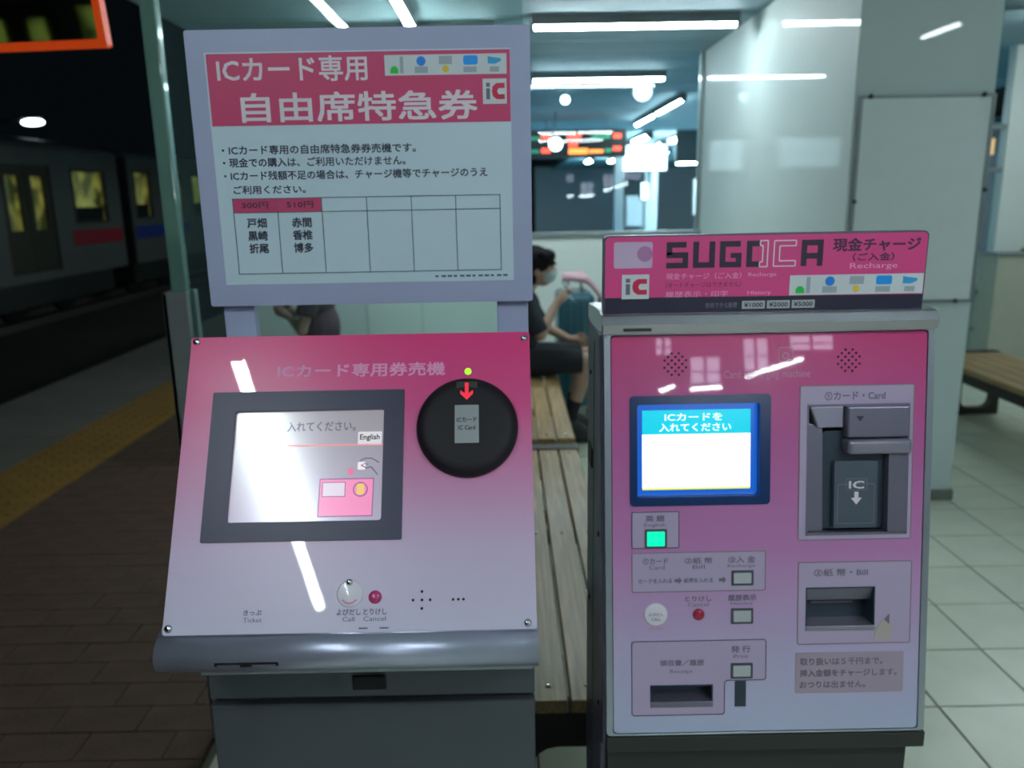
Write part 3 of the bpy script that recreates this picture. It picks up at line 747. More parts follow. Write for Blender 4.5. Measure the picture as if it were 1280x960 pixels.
# suitcase and jacket
t = thing('suitcase', (.46, 5.50, 0), 'teal ribbed suitcase standing beyond the knees of the person in black', 'suitcase')
part('shell', B().box(.335, .585, 5.33, 5.75, .07, .86), M['teal'], t, .04, 4)
for i in range(5): part('rib', B().box(.355+.047*i, .375+.047*i, 5.322, 5.332, .14, .80), M['teal'], t, .003)
b = B()
for x in (.37, .55):
    for y in (5.38, 5.70): b.mark().cone((x-.012, y, .03), (x+.012, y, .03), .03, .03, 14).box(x-.008, x+.008, y-.01, y+.01, .03, .075)
part('wheel', b, M['shoe'], t)
part('handle', B().tube([(.42, 5.54, .86), (.42, 5.54, .95), (.51, 5.54, .95), (.51, 5.54, .86)], .009), M['steel'], t)
b = B(); n = 12; vs = []; fs = []
for i in range(n+1):
    for j in range(5):
        s_ = i/n; x = .37+.265*min(1, s_*1.15); z = .968-.008*s_ if s_ < .5 else .964-.30*(s_-.5)**1.25*1.6; z += .006*math.sin(9*s_+j)
        vs.append((x, 5.40+.075*max(j-1, 0), z-(.035 if j == 0 else 0)))
for i in range(n):
    for j in range(4): a = i*5+j; fs.append((a, a+1, a+6, a+5))
b.add(vs, fs, None, True)
o = part('draped_jacket', b, M['pinkcloth']); so = o.modifiers.new('thick', 'SOLIDIFY'); so.thickness = .014
tag(o, 'pale pink cloth draped over the top of the teal suitcase', 'cloth')

# ================================================================== POSTER FRAME on the pillar
t = thing('poster_frame', (1.9, 3.70, 1.45), 'large blank pale board in a thin grey frame on the white pillar', 'notice board')
part('board', B().box(1.575, 2.155, 3.703, 3.718, .995, 1.895), M['boardface'], t)
q = Matrix(((1, 0, 0, 0), (0, 0, 1, 3.695), (0, 1, 0, 0), (0, 0, 0, 1)))
part('frame', B().prism([(1.565, .985), (2.165, .985), (2.165, 1.905), (1.565, 1.905)], 0, .022, q, [[(1.578, .998), (2.152, .998), (2.152, 1.892), (1.578, 1.892)]]), M['frame_grey'], t)
for x, z in ((1.61, 1.90), (2.11, 1.90), (2.159, 1.493), (2.08, .992), (1.572, 1.45)):
    part('clip', B().ball((x, 3.692, z), .011, .008, .011), M['ink'], t)
tag(part('leaflet', B().box(4.15, 4.45, 6.36, 6.52, 1.0, 1.03), M['olive'], None, .004), 'olive yellow paper lying on the low cream wall at the right edge', 'paper')

# ================================================================== LEFT MACHINE
LX0, LX1 = -.469, .031
tm = thing('ticket_machine', (-.219, 1.25, 0), 'pink and silver ticket machine with sloping panel and round black card reader, left', 'ticket machine')
PLt = 29.8
OL = Vector((-.219-.25, 1.069-.211*math.sin(R(PLt)), 1.121-.211*math.cos(R(PLt))))
ML = frame(OL, PLt)
qx = lambda x: Matrix(((0, 0, 1, x), (1, 0, 0, 0), (0, 1, 0, 0), (0, 0, 0, 1)))     # (u=Y, v=Z, w=X)
# upper body, cut open behind the screen
prof = [(.974, .925), (1.184, 1.296), (1.42, 1.235), (1.42, .815), (1.06, .815), (1.06, .90)]
part('upper_body', B().prism(prof, 0, .496, qx(LX0+.002)), M['silver'], tm, .003)
part('mid_band', B().box(-.473, .031, 1.10, 1.42, .748, .815), M['cab'], tm, .002)
part('lock_plate', B().box(-.250, -.199, 1.094, 1.10, .763, .786), M['black'], tm, .002)
part('shadow_gap', B().box(-.465, .023, 1.112, 1.40, .738, .748), M['cab_dark'], tm)
part('cabinet_door', B().box(-.473, .031, 1.098, 1.118, .06, .738), M['cab'], tm, .003)
part('lower_body', B().box(-.470, .028, 1.118, 1.42, .06, .738), M['cab'], tm)
part('plinth', B().box(-.455, .015, 1.13, 1.40, 0, .06), M['cab_dark'], tm)
# rounded silver lip
pr = [(.966, .9385), (.958, .934)]
for i in range(17):
    a = R(15+i*9.5); pr.append((.972-.031*math.sin(a), .911+.027*math.cos(a)))
pr += [(.985, .883), (1.075, .872), (1.075, .92), (.985, .944)]
o = part('front_lip', B().prism(pr, 0, .506, qx(-.474)), M['lip'], tm)
for p_ in o.data.polygons: p_.use_smooth = abs(p_.normal.x) < .5 and p_.center.y < .02

part('ticket_slot', B().box(-.392, -.312, .9405, .946, .9075, .9105).box(-.360, -.345, .9400, .946, .9045, .9075).box(-.394, -.391, .9405, .946, .905, .9105).box(-.313, -.310, .9405, .946, .905, .9105), M['black'], tm)
# fascia with openings for screen and reader
scr_hole = rr(*S(41, 122, 316, 335), .002)
fas = part('fascia', B().prism(rr(0, 0, .5, .422, .004), -.006, 0, ML, [rr(*S(43, 124, 314, 333), .002)]), FASCIA_L, tm, .0008)
for x, y in ((8, 415), (492, 412), (8, 9), (488, 8)):
    part('screw', B().lathe([(.0055, 0), (.0055, .0015), (.0035, .0035), (.0014, .004)], ML @ Matrix.Translation((x/1000, y/1000, 0)), 16), M['screw'], tm)
# screen unit
bz = part('screen_bezel', B().prism(rr(*S(40, 121, 317, 336), .002), -.004, .0022, ML, [rr(*S(74, 148, 288, 307), .004)]), M['bezel'], tm, .0008)
def screen_mat(name, stops, strength, rough):
    m = mat(name, (.05, .05, .055), rough, vary=0, spec=1.0, coat=1.0, coat_rough=rough*.9); nt = m.node_tree; n = nt.nodes
    tc = n.new('ShaderNodeTexCoord'); sp = n.new('ShaderNodeSeparateXYZ'); rp = n.new('ShaderNodeValToRGB')
    nt.links.new(tc.outputs['Generated'], sp.inputs[0]); nt.links.new(sp.outputs[2], rp.inputs[0])
    e = rp.color_ramp.elements
    for k_, (p, c_) in enumerate(stops): e[k_].position = p; e[k_].color = tuple(c_)+(1,)
    nt.links.new(rp.outputs[0], n['Principled BSDF'].inputs['Emission Color']); n['Principled BSDF'].inputs['Emission Strength'].default_value = strength
    return m
def glow(name, c_, s_=1.0, rough=.2): return mat(name, tuple(x*.1 for x in c_), rough, emit=s_, ecol=c_, vary=0)
lcd = part('screen', B().prism(rr(*S(72, 146, 290, 309), .003), -.008, -.004, ML), screen_mat('lcd_grey', [(0, srgb(178, 168, 196)), (1, srgb(158, 152, 160))], .80, .165), tm)
w0 = -.0036
sp_ = part('screen_lettering', text(B(), '入れてください。', 149, 277, 247, 291, ML, w0), glow('lcd_ink', srgb(112, 104, 122), .8), lcd)
part('screen_line', B().box(*S(150, 288, 255, 257.5), w0-.0002, w0, ML), glow('lcd_red', srgb(238, 150, 146), .9), lcd)
part('screen_button', B().prism(rr(*S(251, 256, 285, 275), .001), w0-.0002, w0, ML), glow('lcd_white', srgb(222, 220, 226), .9), lcd)
part('screen_lettering', text(B(), 'English', 254, 261, 282, 271, ML, w0+.0003), glow('lcd_black', srgb(60, 52, 60), .6), lcd)
part('screen_picture', B().prism([(x/1000, y/1000) for x, y in ((199, 155), (274, 155), (275, 207), (200, 207))], w0-.0002, w0, ML), glow('lcd_pink', srgb(240, 142, 190), .95), lcd)
b = B().prism(rr(*S(204, 183, 235, 202), .0005), w0, w0+.0002, ML); part('screen_picture', b, M_w := glow('lcd_pale', srgb(226, 214, 232), .9), lcd)
b = B().prism(circ(.257, .192, .0105), w0, w0+.0002, ML, [circ(.257, .192, .0088)]).prism([(x/1000, y/1000) for x, y in ((198, 154), (275, 154), (276, 208), (199, 208))], w0, w0+.0002, ML, [[(x/1000, y/1000) for x, y in ((199.5, 155.5), (273.5, 155.5), (274.5, 206.5), (200.5, 206.5))]])
b.prism(rr(*S(203, 182, 236, 203), .0005), w0, w0+.0002, ML, [rr(*S(204.2, 183.2, 234.8, 201.8), .0005)])
part('screen_picture', b, glow('lcd_mauve', srgb(150, 96, 150), .8), lcd)
part('screen_picture', B().prism(rr(*S(252, 185, 262, 200), .001), w0, w0+.0003, ML), glow('lcd_yellow', srgb(240, 206, 110), .9), lcd)
part('screen_picture', B().prism(rr(*S(252, 220, 263, 231), .0015), w0, w0+.0003, ML), glow('lcd_white2', srgb(240, 226, 232), .95), lcd)
part('screen_picture', B().box(*S(239, 246, 213, 222), w0, w0+.0003, ML), glow('lcd_hot', srgb(240, 110, 160), .9), lcd)
def stroke(b, pts, wd, m, w):
    for a, c_ in zip(pts[:-1], pts[1:]):
        a = Vector(a); c_ = Vector(c_); d = (c_-a).normalized(); nn = Vector((-d.y, d.x))*wd/2
        b.add([(*(a+nn)/1000, w), (*(a-nn)/1000, w), (*(c_-nn)/1000, w), (*(c_+nn)/1000, w)], [(0, 1, 2, 3)], m)
    return b
b = stroke(B(), [(255, 233), (262, 236), (272, 236), (282, 230)], 1.3, ML, w0+.0006)
stroke(b, [(257, 226), (265, 222), (271, 224), (281, 212)], 1.3, ML, w0+.0006); stroke(b, [(257, 226), (263, 229), (267, 227)], 1, ML, w0+.0006)
part('screen_hand_drawing', b, glow('lcd_navy', srgb(84, 78, 110), .8), lcd)
# disc reader
rd = part('card_reader', B().lathe([(.0725, 0), (.0725, .006), (.069, .013), (.060, .017), (.052, .018)], ML @ Matrix.Translation((.408, .277, 0)), 56), M['black'], tm)
part('reader_label', B().prism(rr(*S(391, 251, 425, 306), .001), .018, .0188, ML), M['label'], rd)
b = text(B(), 'ICカード', 394, 281, 422, 288, ML, .0192); text(b, 'IC Card', 396, 270, 420, 276, ML, .0192)
part('lettering', b, M['ink'], rd)
part('arrow_light', B().prism([(x/1000, y/1000) for x, y in ((405.5, 339), (410.5, 339), (410.5, 323), (417, 328), (417, 323), (408, 314), (399, 323), (399, 328), (405.5, 323))], .0176, .0186, ML), M['arrow'], rd)
part('arrow_window', B().prism([(x/1000, y/1000) for x, y in ((393, 311), (423, 311), (423, 341), (393, 341))], .0170, .0175, ML), M['cab_dark'], rd)
part('green_lamp', B().lathe([(.0048, 0), (.0048, .0015), (.003, .003)], ML @ Matrix.Translation((.409, .3615, 0)), 18), M['led_green'], tm)
# lettering on the fascia
part('lettering', text(B(), 'ICカード専用券売機', 131, 357, 375, 377, ML, .0004, .02), M['ink_pink'], tm)
b = text(B(), 'きっぷ', 107, 24, 131, 31, ML); text(b, 'Ticket', 107, 15, 132, 21, ML, .0004, 0)
text(b, 'よびだし', 232, 22, 264, 30, ML); text(b, 'Call', 240, 14, 256, 20, ML, .0004, 0)
text(b, 'とりけし', 268, 22, 299, 30, ML); text(b, 'Cancel', 268, 14, 298, 20, ML, .0004, 0)
b.mark().box(*S(262, 274, 4, 6), .0002, .0005, ML).mark().box(*S(290, 302, 4, 6), .0002, .0005, ML)
part('lettering', b, M['ink_mid'], tm)
cb = part('call_button', B().lathe([(.018, 0), (.018, .001), (.016, .0016)], ML @ Matrix.Translation((.249, .050, 0)), 28), M['whitebtn'], tm)
part('button_mark', B().lathe([(.0042, .0016), (.0042, .004), (.002, .005)], ML @ Matrix.Translation((.248, .065, 0)), 14), M['screw'], cb)
b = B(); stroke(b, [(239, 42), (243, 38.5), (248, 37), (254, 38.5), (258, 42)], 2.2, ML, .0022); part('button_mark', b, mat('rose_arc', (.6, .25, .38), .4, vary=0), cb)
part('cancel_button', B().lathe([(.0088, 0), (.0088, .002), (.007, .0045), (.003, .0055)], ML @ Matrix.Translation((.283, .045, 0)), 24), M['magbtn'], tm)
b = B()
for x, y in ((346, 40), (357, 40), (334, 40), (346, 51), (346, 29), (388, 40), (395, 40), (402, 40)): b.lathe([(.0019, .0001), (.0019, .0005)], ML @ Matrix.Translation((x/1000, y/1000, 0)), 10)
part('speaker_holes', b, M['black'], tm)
# sign on two posts
MS = frame((-.461, 1.242, 1.341), 0)
for u0, u1 in ((13, 62), (444, 493)):
    part('sign_post', B().box(*S(u0, u1, -75, 60), -.035, -.015, MS), M['sign'], tm, .002)
sg = part('sign_board', B().prism(rr(0, 0, .5, .4, .004), -.018, 0, MS), M['sign'], tm, .002)
ps = part('poster', B().box(*S(27, 471, 33, 369), .0002, .0008, MS), M['poster'], sg)
part('poster_heading', B().box(*S(29.5, 470.5, 267, 367), .0008, .0012, MS), M['pinkhead'], sg)
b = text(B(), 'ICカード専用', 44, 328, 262, 362, MS, .0015, .015); text(b, '自由席特急券', 75, 272, 421, 312, MS, .0015, .02)
part('heading_lettering', b, M['ink_white'], sg)
b = text(B(), '・ICカード専用の自由席特急券券売機です。', 40, 226, 328, 239, MS, .0012); text(b, '・現金での購入は、ご利用いただけません。', 40, 208, 312, 221, MS, .0012)
text(b, '・ICカード残額不足の場合は、チャージ機等でチャージのうえ', 40, 189, 434, 202, MS, .0012); text(b, 'ご利用ください。', 52, 169, 160, 181, MS, .0012)
text(b, '300円', 62, 147.5, 102, 157, MS, .0017); text(b, '510円', 130, 147.5, 170, 157, MS, .0017)
for i, (l, r_) in enumerate((('戸畑', '赤間'), ('黒崎', '香椎'), ('折尾', '博多'))):
    text(b, l, 68, 119-19*i, 97, 133-19*i, MS, .0012, .025); text(b, r_, 136, 119-19*i, 165, 133-19*i, MS, .0012, .025)
part('lettering', b, mat('poster_ink', srgb(52, 56, 76), .6, vary=0), sg)
b = B()
for i in range(12): b.mark().box(*S(350+9.5*i, 350+9.5*i+(7 if i % 3 else 5), 39.5, 42.5), .0009, .0012, MS)
part('small_print', b, M['line'], sg)
part('price_cell', B().box(*S(49, 182, 142, 162), .0009, .0013, MS), M['pinkcell'], sg)
b = B(); t_ = .8
for v in (162, 141.5, 49.5): b.box(*S(49-t_, 452+t_, v-t_/1.4, v+t_/1.4), .0013, .0016, MS)
for u in (49, 115.5, 182.5, 250.5, 318, 385, 452): b.box(*S(u-t_/1.4, u+t_/1.4, 49.5, 162), .0013, .0016, MS)
part('price_table', b, M['line'], sg)
def icons(u0, v0, u1, v1, m, parent, w):
    s = (v1-v0)/1000; p = (u1-u0)/5000
    part('icon_strip', B().box(*S(u0, u1, v0, v1), w, w+.0004, m), M['white'], parent)
    cols = [('ic_green', (30, 190, 70)), ('ic_blue', (30, 130, 225)), ('ic_yellow', (222, 190, 40)), ('ic_azure', (20, 150, 235)), ('ic_sky', (50, 160, 215))]
    gr = mat('icon_grey', srgb(158, 170, 180), .5, vary=0); g = B(True); w2 = w+.0006
    for i in range(5):
        cx = u0/1000+p*(i+.5); x0, x1 = cx-p*.27, cx+p*.27; y0, y1 = v0/1000+s*.10, v1/1000-s*.08; ym = (y0+y1)/2
        b = B()
        if i == 0: b.prism([(x0, y0), (x0+p*.34, y0), (x0+p*.32, y0+s*.22), (x0+p*.22, y0+s*.36), (x0+p*.08, y0+s*.34), (x0, y0+s*.2)], w2, w2+.0003, m); g.box(x0+p*.40, x1, y0, y1, w2, w2+.0003, m)
        if i == 1: b.prism(circ(cx, y1-s*.24, s*.24, 18), w2, w2+.0003, m); g.box(x0, x1, y0, y0+s*.32, w2, w2+.0003, m)
        if i == 2: b.prism(circ(cx, y0+s*.19, s*.17, 16), w2, w2+.0003, m); g.box(x0, x1, ym, y1, w2, w2+.0003, m)
        if i == 3: b.prism(rr(x0, ym-s*.04, x1+p*.05, y1, .003), w2, w2+.0003, m); g.box(x0, x1, y0, y0+s*.28, w2, w2+.0003, m)
        if i == 4: b.prism([(x0, ym), (x0, y1-s*.05), (x0+p*.2, y1-s*.10), (x1, y1-s*.16), (x1, ym+s*.12), (x0+p*.3, ym-s*.02)], w2, w2+.0003, m); g.box(x0+p*.08, x1-p*.08, y0, y0+s*.26, w2, w2+.0003, m)
        part('icon', b, mat(cols[i][0], srgb(*cols[i][1]), .5, vary=0), parent)
    part('icon', g, gr, parent)
def ic_mark(u0, v0, u1, v1, m, parent, w):
    part('ic_mark', B().box(*S(u0, u1, v0, v1), w, w+.0004, m), M['white'], parent)
    a, h = u1-u0, v1-v0; w2 = w+.0005
    X = lambda f: (u0+a*f)/1000; Y_ = lambda f: (v0+h*f)/1000
    part('ic_mark', B().box(X(.14), X(.30), Y_(.18), Y_(.62), w2, w2+.0003, m).box(X(.14), X(.30), Y_(.68), Y_(.84), w2, w2+.0003, m), M['ink_mid'], parent)
    pts = [(X(.92), Y_(.82)), (X(.58), Y_(.82)), (X(.42), Y_(.70)), (X(.38), Y_(.50)), (X(.42), Y_(.30)), (X(.58), Y_(.18)), (X(.92), Y_(.18)), (X(.92), Y_(.38)), (X(.66), Y_(.38)), (X(.60), Y_(.50)), (X(.66), Y_(.62)), (X(.92), Y_(.62))]
    part('ic_mark', B().prism(pts, w2, w2+.0003, m), mat('mark_red', srgb(205, 40, 80), .5, vary=0), parent)
icons(288, 333.5, 465.5, 361.5, MS, sg, .0013)
ic_mark(430, 292, 465, 327, MS, sg, .0013)

# ================================================================== RIGHT MACHINE
cm = thing('charging_machine', (.38, 1.3, 0), 'narrower rose pink recharge machine with blue lit screen, right', 'ticket machine')
PRt = 8.1
OR = Vector((.379-.23, 1.102-.301*math.sin(R(PRt)), 1.002-.301*math.cos(R(PRt))))
MR = frame(OR, PRt)
fh = .602
holes = {'screen': rr(*S(28, 352, 231, 512), .006), 'reader': rr(*S(286, 301, 437, 497), .003), 'slot': rr(*S(56, 42, 149, 73), .001), 'bill': rr(*S(289, 157, 391, 221), .002), 'mini': rr(*S(183, 38, 200, 79), .001)}
part('fascia', B().prism(rr(0, 0, .46, fh, .006), -.004, 0, MR, list(holes.values())), FASCIA_R, cm, .0006)
part('fascia_frame', B().prism(rr(-.011, -.004, .471, fh+.006, .006), -.012, .001, MR, [rr(-.001, -.001, .461, fh+.001, .005)]), M['frame_metal'], cm, .001)
tt = math.tan(R(PRt))
def fy(z): return OR.y+(z-OR.z)*tt
# body shell: sides, back, top, inner wall behind the fascia
q = qx(.1335)
sidep = [(fy(.695)+.012, .695), (fy(1.30)+.012, 1.30), (1.32, 1.30), (1.32, .0), (1.10, 0), (1.10, .66), (fy(.695)+.012, .675)]
sl = part('side_panel', B().prism(sidep, 0, .010, q), M['side'], cm, .002)
part('side_panel', B().prism(sidep, 0, .010, qx(.6095)), M['side'], cm, .002)
part('side_latch', B().box(.1305, .1335, 1.235, 1.285, 1.068, 1.10), M['black'], sl)
b = B(True)
for y, z in ((1.145, .992), (1.125, .712), (1.27, 1.22), (1.27, .82)): b.cone((.1335, y, z), (.1315, y, z), .004, .004, 10)
part('side_screw', b, M['black'], sl)
part('side_seam', B().box(.1328, .1338, 1.22, 1.2225, .10, 1.28), M['cab_dark'], sl)
part('back_panel', B().box(.1435, .6095, 1.305, 1.32, 0, 1.30), M['side'], cm)
part('base_front', B().box(.1435, .6095, 1.085, 1.10, .03, .69), M['cab_dark'], cm)
part('bottom_ledge', B().box(.138, .622, fy(.7)-.002, 1.10, .672, .698), M['cab_dark'], cm, .002)
part('lid', B().prism([(fy(1.306)-.012, 1.304), (fy(1.306)-.014, 1.318), (fy(1.306)-.006, 1.331), (1.17, 1.334), (1.325, 1.326), (1.325, 1.30)], 0, .484, qx(.134)), M['lid'], cm, .002)
part('lid_slot', B().box(.165, .205, fy(1.306)-.0145, fy(1.306)-.010, 1.3085, 1.3125), M['cab_dark'], cm)
# screen
part('screen_bezel', B().prism(rr(*S(26, 350, 233, 514), .006), -.016, .0015, MR, [rr(*S(37, 363, 217, 501), .004)]), mat('navy_glow_bezel', (.008, .035, .13), .2, vary=0, spec=.6), cm)  # navy carries the blue bloom round the screen in the bezel colour
lc = part('screen', B().box(*S(37, 217, 363, 501), -.016, -.012, MR), glow('lcd_blue_glow', (.01, .12, .62), .9), cm)  # glowing blue border imitates the screen's glare spilling onto its surround
part('screen_area', B().box(*S(46.5, 207, 374, 455), -.0122, -.0115, MR), glow('lcd2_white', (.92, 1.0, .98), 1.9), lc)
part('screen_area', B().box(*S(46.5, 207, 455, 491), -.0122, -.0115, MR), glow('lcd2_cyan', (.0, .60, .80), 1.05), lc)
part('screen_area', B().box(*S(46.5, 207, 371.5, 374.5), -.0122, -.0115, MR), glow('lcd2_yellow', (.75, .85, .08), 1.1), lc)
b = text(B(), 'ICカードを', 80, 475, 165, 486, MR, -.0112, .01); text(b, '入れてください', 72, 459, 178, 471, MR, -.0112, .01)
part('screen_lettering', b, glow('lcd2_text', (.75, 1, 1), 1.3), lc)
# loudspeaker grids
b = B()
for cx, cy in ((93, 560), (346, 561)):
    b.mark()
    for i in range(-3, 4):
        for j in range(-3, 4):
            if abs(i)+abs(j) <= 4 and (i+j) % 2 == 0: b.lathe([(.0019, .0001), (.0019, .0006)], MR @ Matrix.Translation(((cx+i*5.2)/1000, (cy+j*5.2)/1000, 0)), 8)
part('speaker_holes', b, mat('hole_plum', (.10, .02, .07), .6, vary=0), cm)
# plates with outlines
def plate(pts, m_line='plate_line', fill='plate', hl=()):
    P_ = [(x/1000, y/1000) for x, y in pts]
    part('label_plate', B().prism(P_, .0001, .0008, MR, hl), M[fill], cm)
def inset(pts, d):
    n = len(pts); out = []
    for i in range(n):
        a, p, c_ = Vector(pts[i-1]), Vector(pts[i]), Vector(pts[(i+1) % n]); d1 = (p-a).normalized(); d2 = (c_-p).normalized()
        n1 = Vector((-d1.y, d1.x)); n2 = Vector((-d2.y, d2.x)); k_ = (n1+n2).normalized(); out.append(tuple(p+k_*d/max(.3, k_.dot(n1))))
    return out
def outlined(pts, line, fill='plate', hl=()):
    P_ = [(x/1000, y/1000) for x, y in pts]
    ar = sum(P_[i][0]*P_[(i+1) % len(P_)][1]-P_[(i+1) % len(P_)][0]*P_[i][1] for i in range(len(P_)))
    if ar < 0: P_.reverse()
    inn = inset(P_, .0013)
    o = part('label_plate', B().prism(P_, .0001, .0008, MR, list(hl)), M[fill], cm)
    part('outline', B().prism(P_, .0008, .0012, MR, [inn]), M[line], o)
    return o
def rect(a, b_, c_, d, r=2.5): return [(x*1000, y*1000) for x, y in rr(a/1000, b_/1000, c_/1000, d/1000, r/1000, 3)]
outlined(rect(28, 286, 99, 342), 'plate_line')
outlined(rect(28, 219, 228, 280), 'plate_line_tan')
outlined([(30, 27), (165, 27), (168, 30), (168, 77), (171, 80), (227, 80), (230, 83), (230, 141), (227, 144), (30, 144), (27, 141), (27, 30)], 'plate_line', hl=[holes['slot']])
outlined(rect(276, 134, 446, 261), 'plate_line_tan', hl=[holes['bill']])
cp = outlined(rect(275, 294, 443, 525, 2), 'plate_line_tan', hl=[rr(*S(287, 302, 436, 496), .003)])
# keys
def key(u0, v0, u1, v1, mk='key'):
    o = part('push_button', B().prism(rr(*S(u0, v0, u1, v1), .001), .0008, .003, MR), M[mk], cm, .0006)
    part('button_rim', B().prism(rr(*S(u0-3.4, v0-3.4, u1+3.4, v1+3.4), .001), .0008, .0024, MR, [rr(*S(u0, v0, u1, v1), .001)]), M['key_rim'], o)
key(51, 290, 77, 312, 'key_green'); key(180, 231, 206, 247); key(180, 172, 206, 189); key(180, 87, 206, 104)
part('cancel_button', B().lathe([(.0088, 0), (.0088, .002), (.007, .004)], MR @ Matrix.Translation((.128, .184, 0)), 24), M['redbtn'], cm)
cbn = part('call_button', B().lathe([(.0175, 0), (.0175, .0015), (.016, .0022)], MR @ Matrix.Translation((.064, .185, 0)), 28), M['whitebtn'], cm)
b = B(); stroke(b, [(57, 191), (60, 196), (66, 197), (70, 192)], 1.6, MR, .0026); text(b, 'よびだし', 53, 183, 75, 188, MR, .0026, 0); text(b, 'CALL', 57, 176, 71, 180.5, MR, .0026, 0)
part('lettering', b, M['ink_mid'], cbn)
b = text(B(), 'ご用の際は', 52, 161, 76, 165, MR, .0004, 0); part('lettering', b, M['ink_faint'], cm)
# lettering on plates
b = text(B(), '英 語', 49, 327, 77, 336, MR, .001, .02); text(b, 'English', 47, 318, 79, 324, MR, .001, 0)
text(b, '①カード', 45, 262, 82, 271, MR, .001); text(b, 'Card', 54, 254, 77, 260, MR, .001, 0)
text(b, '②紙 幣', 107, 262, 148, 271, MR, .001); text(b, 'Bill', 119, 254, 137, 260, MR, .001, 0)
text(b, '③入 金', 172, 262, 212, 272, MR, .001); text(b, 'Recharge', 171, 254, 212, 260, MR, .001, 0)
text(b, 'カードを入れる', 38, 233, 88, 240, MR, .001); text(b, '紙幣を入れる', 106, 233, 149, 240, MR, .001)
for u in (92, 158): b.mark().prism([(x/1000, y/1000) for x, y in ((u, 239), (u+6, 239), (u+6, 242), (u+11, 236.5), (u+6, 231), (u+6, 234), (u, 234))], .0009, .0012, MR)
text(b, 'とりけし', 108, 204, 147, 212, MR, .0004, .02); text(b, 'Cancel', 112, 196, 143, 202, MR, .0004, 0)
text(b, '履歴表示', 172, 204, 214, 213, MR, .0004, .025); text(b, 'History', 176, 196, 209, 202, MR, .0004, 0)
text(b, '領収書／履歴', 70, 105, 136, 114, MR, .001, .02); text(b, 'Receipt', 85, 92, 119, 99, MR, .001, 0)
text(b, '発 行', 177, 124, 206, 134, MR, .001, .02); text(b, 'Print', 181, 115, 203, 121, MR, .001, 0)
text(b, '①カード・Card', 312, 503, 400, 515, MR, .001, .015)
text(b, '②紙 幣・Bill', 300, 239, 380, 250, MR, .001, .015)
b.mark().prism([(.406, .171), (.414, .180), (.414, .163)], .0009, .0012, MR)
part('lettering', b, M['ink_mid'], cm)
part('lettering', text(B(), 'Card recharging machine', 164, 534, 290, 549, MR, .0004, 0), M['ink_faint'], cm)
b = B().prism(rr(*S(243, 560, 265, 582), .004), .0002, .0004, MR, [rr(*S(244.5, 561.5, 263.5, 580.5), .003)]).prism(circ(.254, .569, .0055, 18), .0002, .0004, MR, [circ(.254, .569, .0035, 18)])
part('printed_mark', b, M['ink_faint'], cm)
# sticker
st = part('notice_sticker', B().prism(rr(*S(274, 58, 437, 121), .002), .0001, .0009, MR), M['sticker'], cm)
b = text(B(), '取り扱いは５千円まで。', 281, 102, 405, 113, MR, .0012, .015); text(b, '挿入金額をチャージします。', 281, 84, 427, 95, MR, .0012, .015); text(b, 'おつりは出ません。', 281, 66, 380, 77, MR, .0012, .015)
part('lettering', b, M['ink_mid'], st)
part('tape_piece', B().prism([(x/1000, y/1000) for x, y in ((391, 141), (414, 139), (418, 160), (405, 172), (394, 158))], .0013, .0018, MR), M['tape'], cm)
# bill slot
bs = part('bill_inlet', B().box(*S(288, 392, 156, 222), -.045, -.035, MR).box(*S(288, 290, 156, 222), -.035, .001, MR).box(*S(390, 392, 156, 222), -.035, .001, MR).box(*S(288, 392, 220, 222), -.035, .001, MR), M['slate'], cm)
part('inlet_hood', B().prism([(-.035, 0), (-.002, 0), (-.012, -.022), (-.035, -.022)], .290, .390, MR @ Matrix(((0, 0, 1, 0), (0, 1, 0, .220), (1, 0, 0, 0), (0, 0, 0, 1)))), M['metal_grey'], bs)
part('inlet_lip', B().box(*S(288, 392, 156, 163), -.035, .003, MR), M['metal_light'], bs, .0008)
part('inlet_mouth', B().box(*S(308, 372, 186, 189), -.0352, -.031, MR), M['metal_grey'], bs)
rs_ = part('receipt_outlet', B().box(*S(55, 150, 40, 75), -.035, -.028, MR).box(*S(55, 57, 40, 75), -.03, .0012, MR).box(*S(148, 150, 40, 75), -.03, .0012, MR).box(*S(55, 150, 72.5, 75), -.03, .0012, MR), M['slate'], cm)
part('outlet_lip', B().box(*S(55, 150, 40, 49), -.028, .002, MR), M['metal_grey'], rs_, .0006)
part('sensor_window', B().box(*S(183, 200, 38, 79), -.006, -.002, MR), M['slate'], cm)
# card reader recess
cr = part('card_reader', B().box(*S(286, 437, 301, 497), -.045, -.040, MR).box(*S(286, 289, 301, 497), -.04, .001, MR).box(*S(434, 437, 301, 497), -.04, .001, MR).box(*S(286, 437, 494, 497), -.04, .001, MR).box(*S(286, 437, 301, 305), -.04, .001, MR), M['metal_grey'], cm)
part('reader_cheek', B(True).prism([(.289, .305), (.314, .305), (.312, .462), (.289, .470)], -.04, -.006, MR).prism([(.406, .305), (.434, .305), (.434, .424), (.406, .424)], -.04, .004, MR), M['metal_grey'], cr, .002)
part('reader_ledge', B().prism([(.290, .494), (.341, .494), (.341, .462), (.302, .462)], -.04, .000, MR), M['metal_light'], cr, .0025)
bl = part('reader_block', B().box(*S(342, 434, 448, 494), -.04, .010, MR), M['metal_grey'], cr, .003)
part('block_mark', B().prism([(.354, .480), (.366, .480), (.360, .472)], .0101, .0104, MR), M['ink'], bl)
part('reader_bar', B().box(*S(342, 436, 424, 446), -.03, .016, MR), M['metal_light'], cr, .006, 4)
hold = part('card_tray', B().prism(rr(*S(310, 308, 408, 456), .010), -.036, -.010, MR), M['slate'], cr, .002)
tr = part('tray_plate', B().prism(rr(*S(328, 312, 392, 412), .003), -.010, .000, MR), M['slate2'], hold, .0015)
b = text(B(), 'IC', 350, 371, 372, 382, MR, .0005, .03)
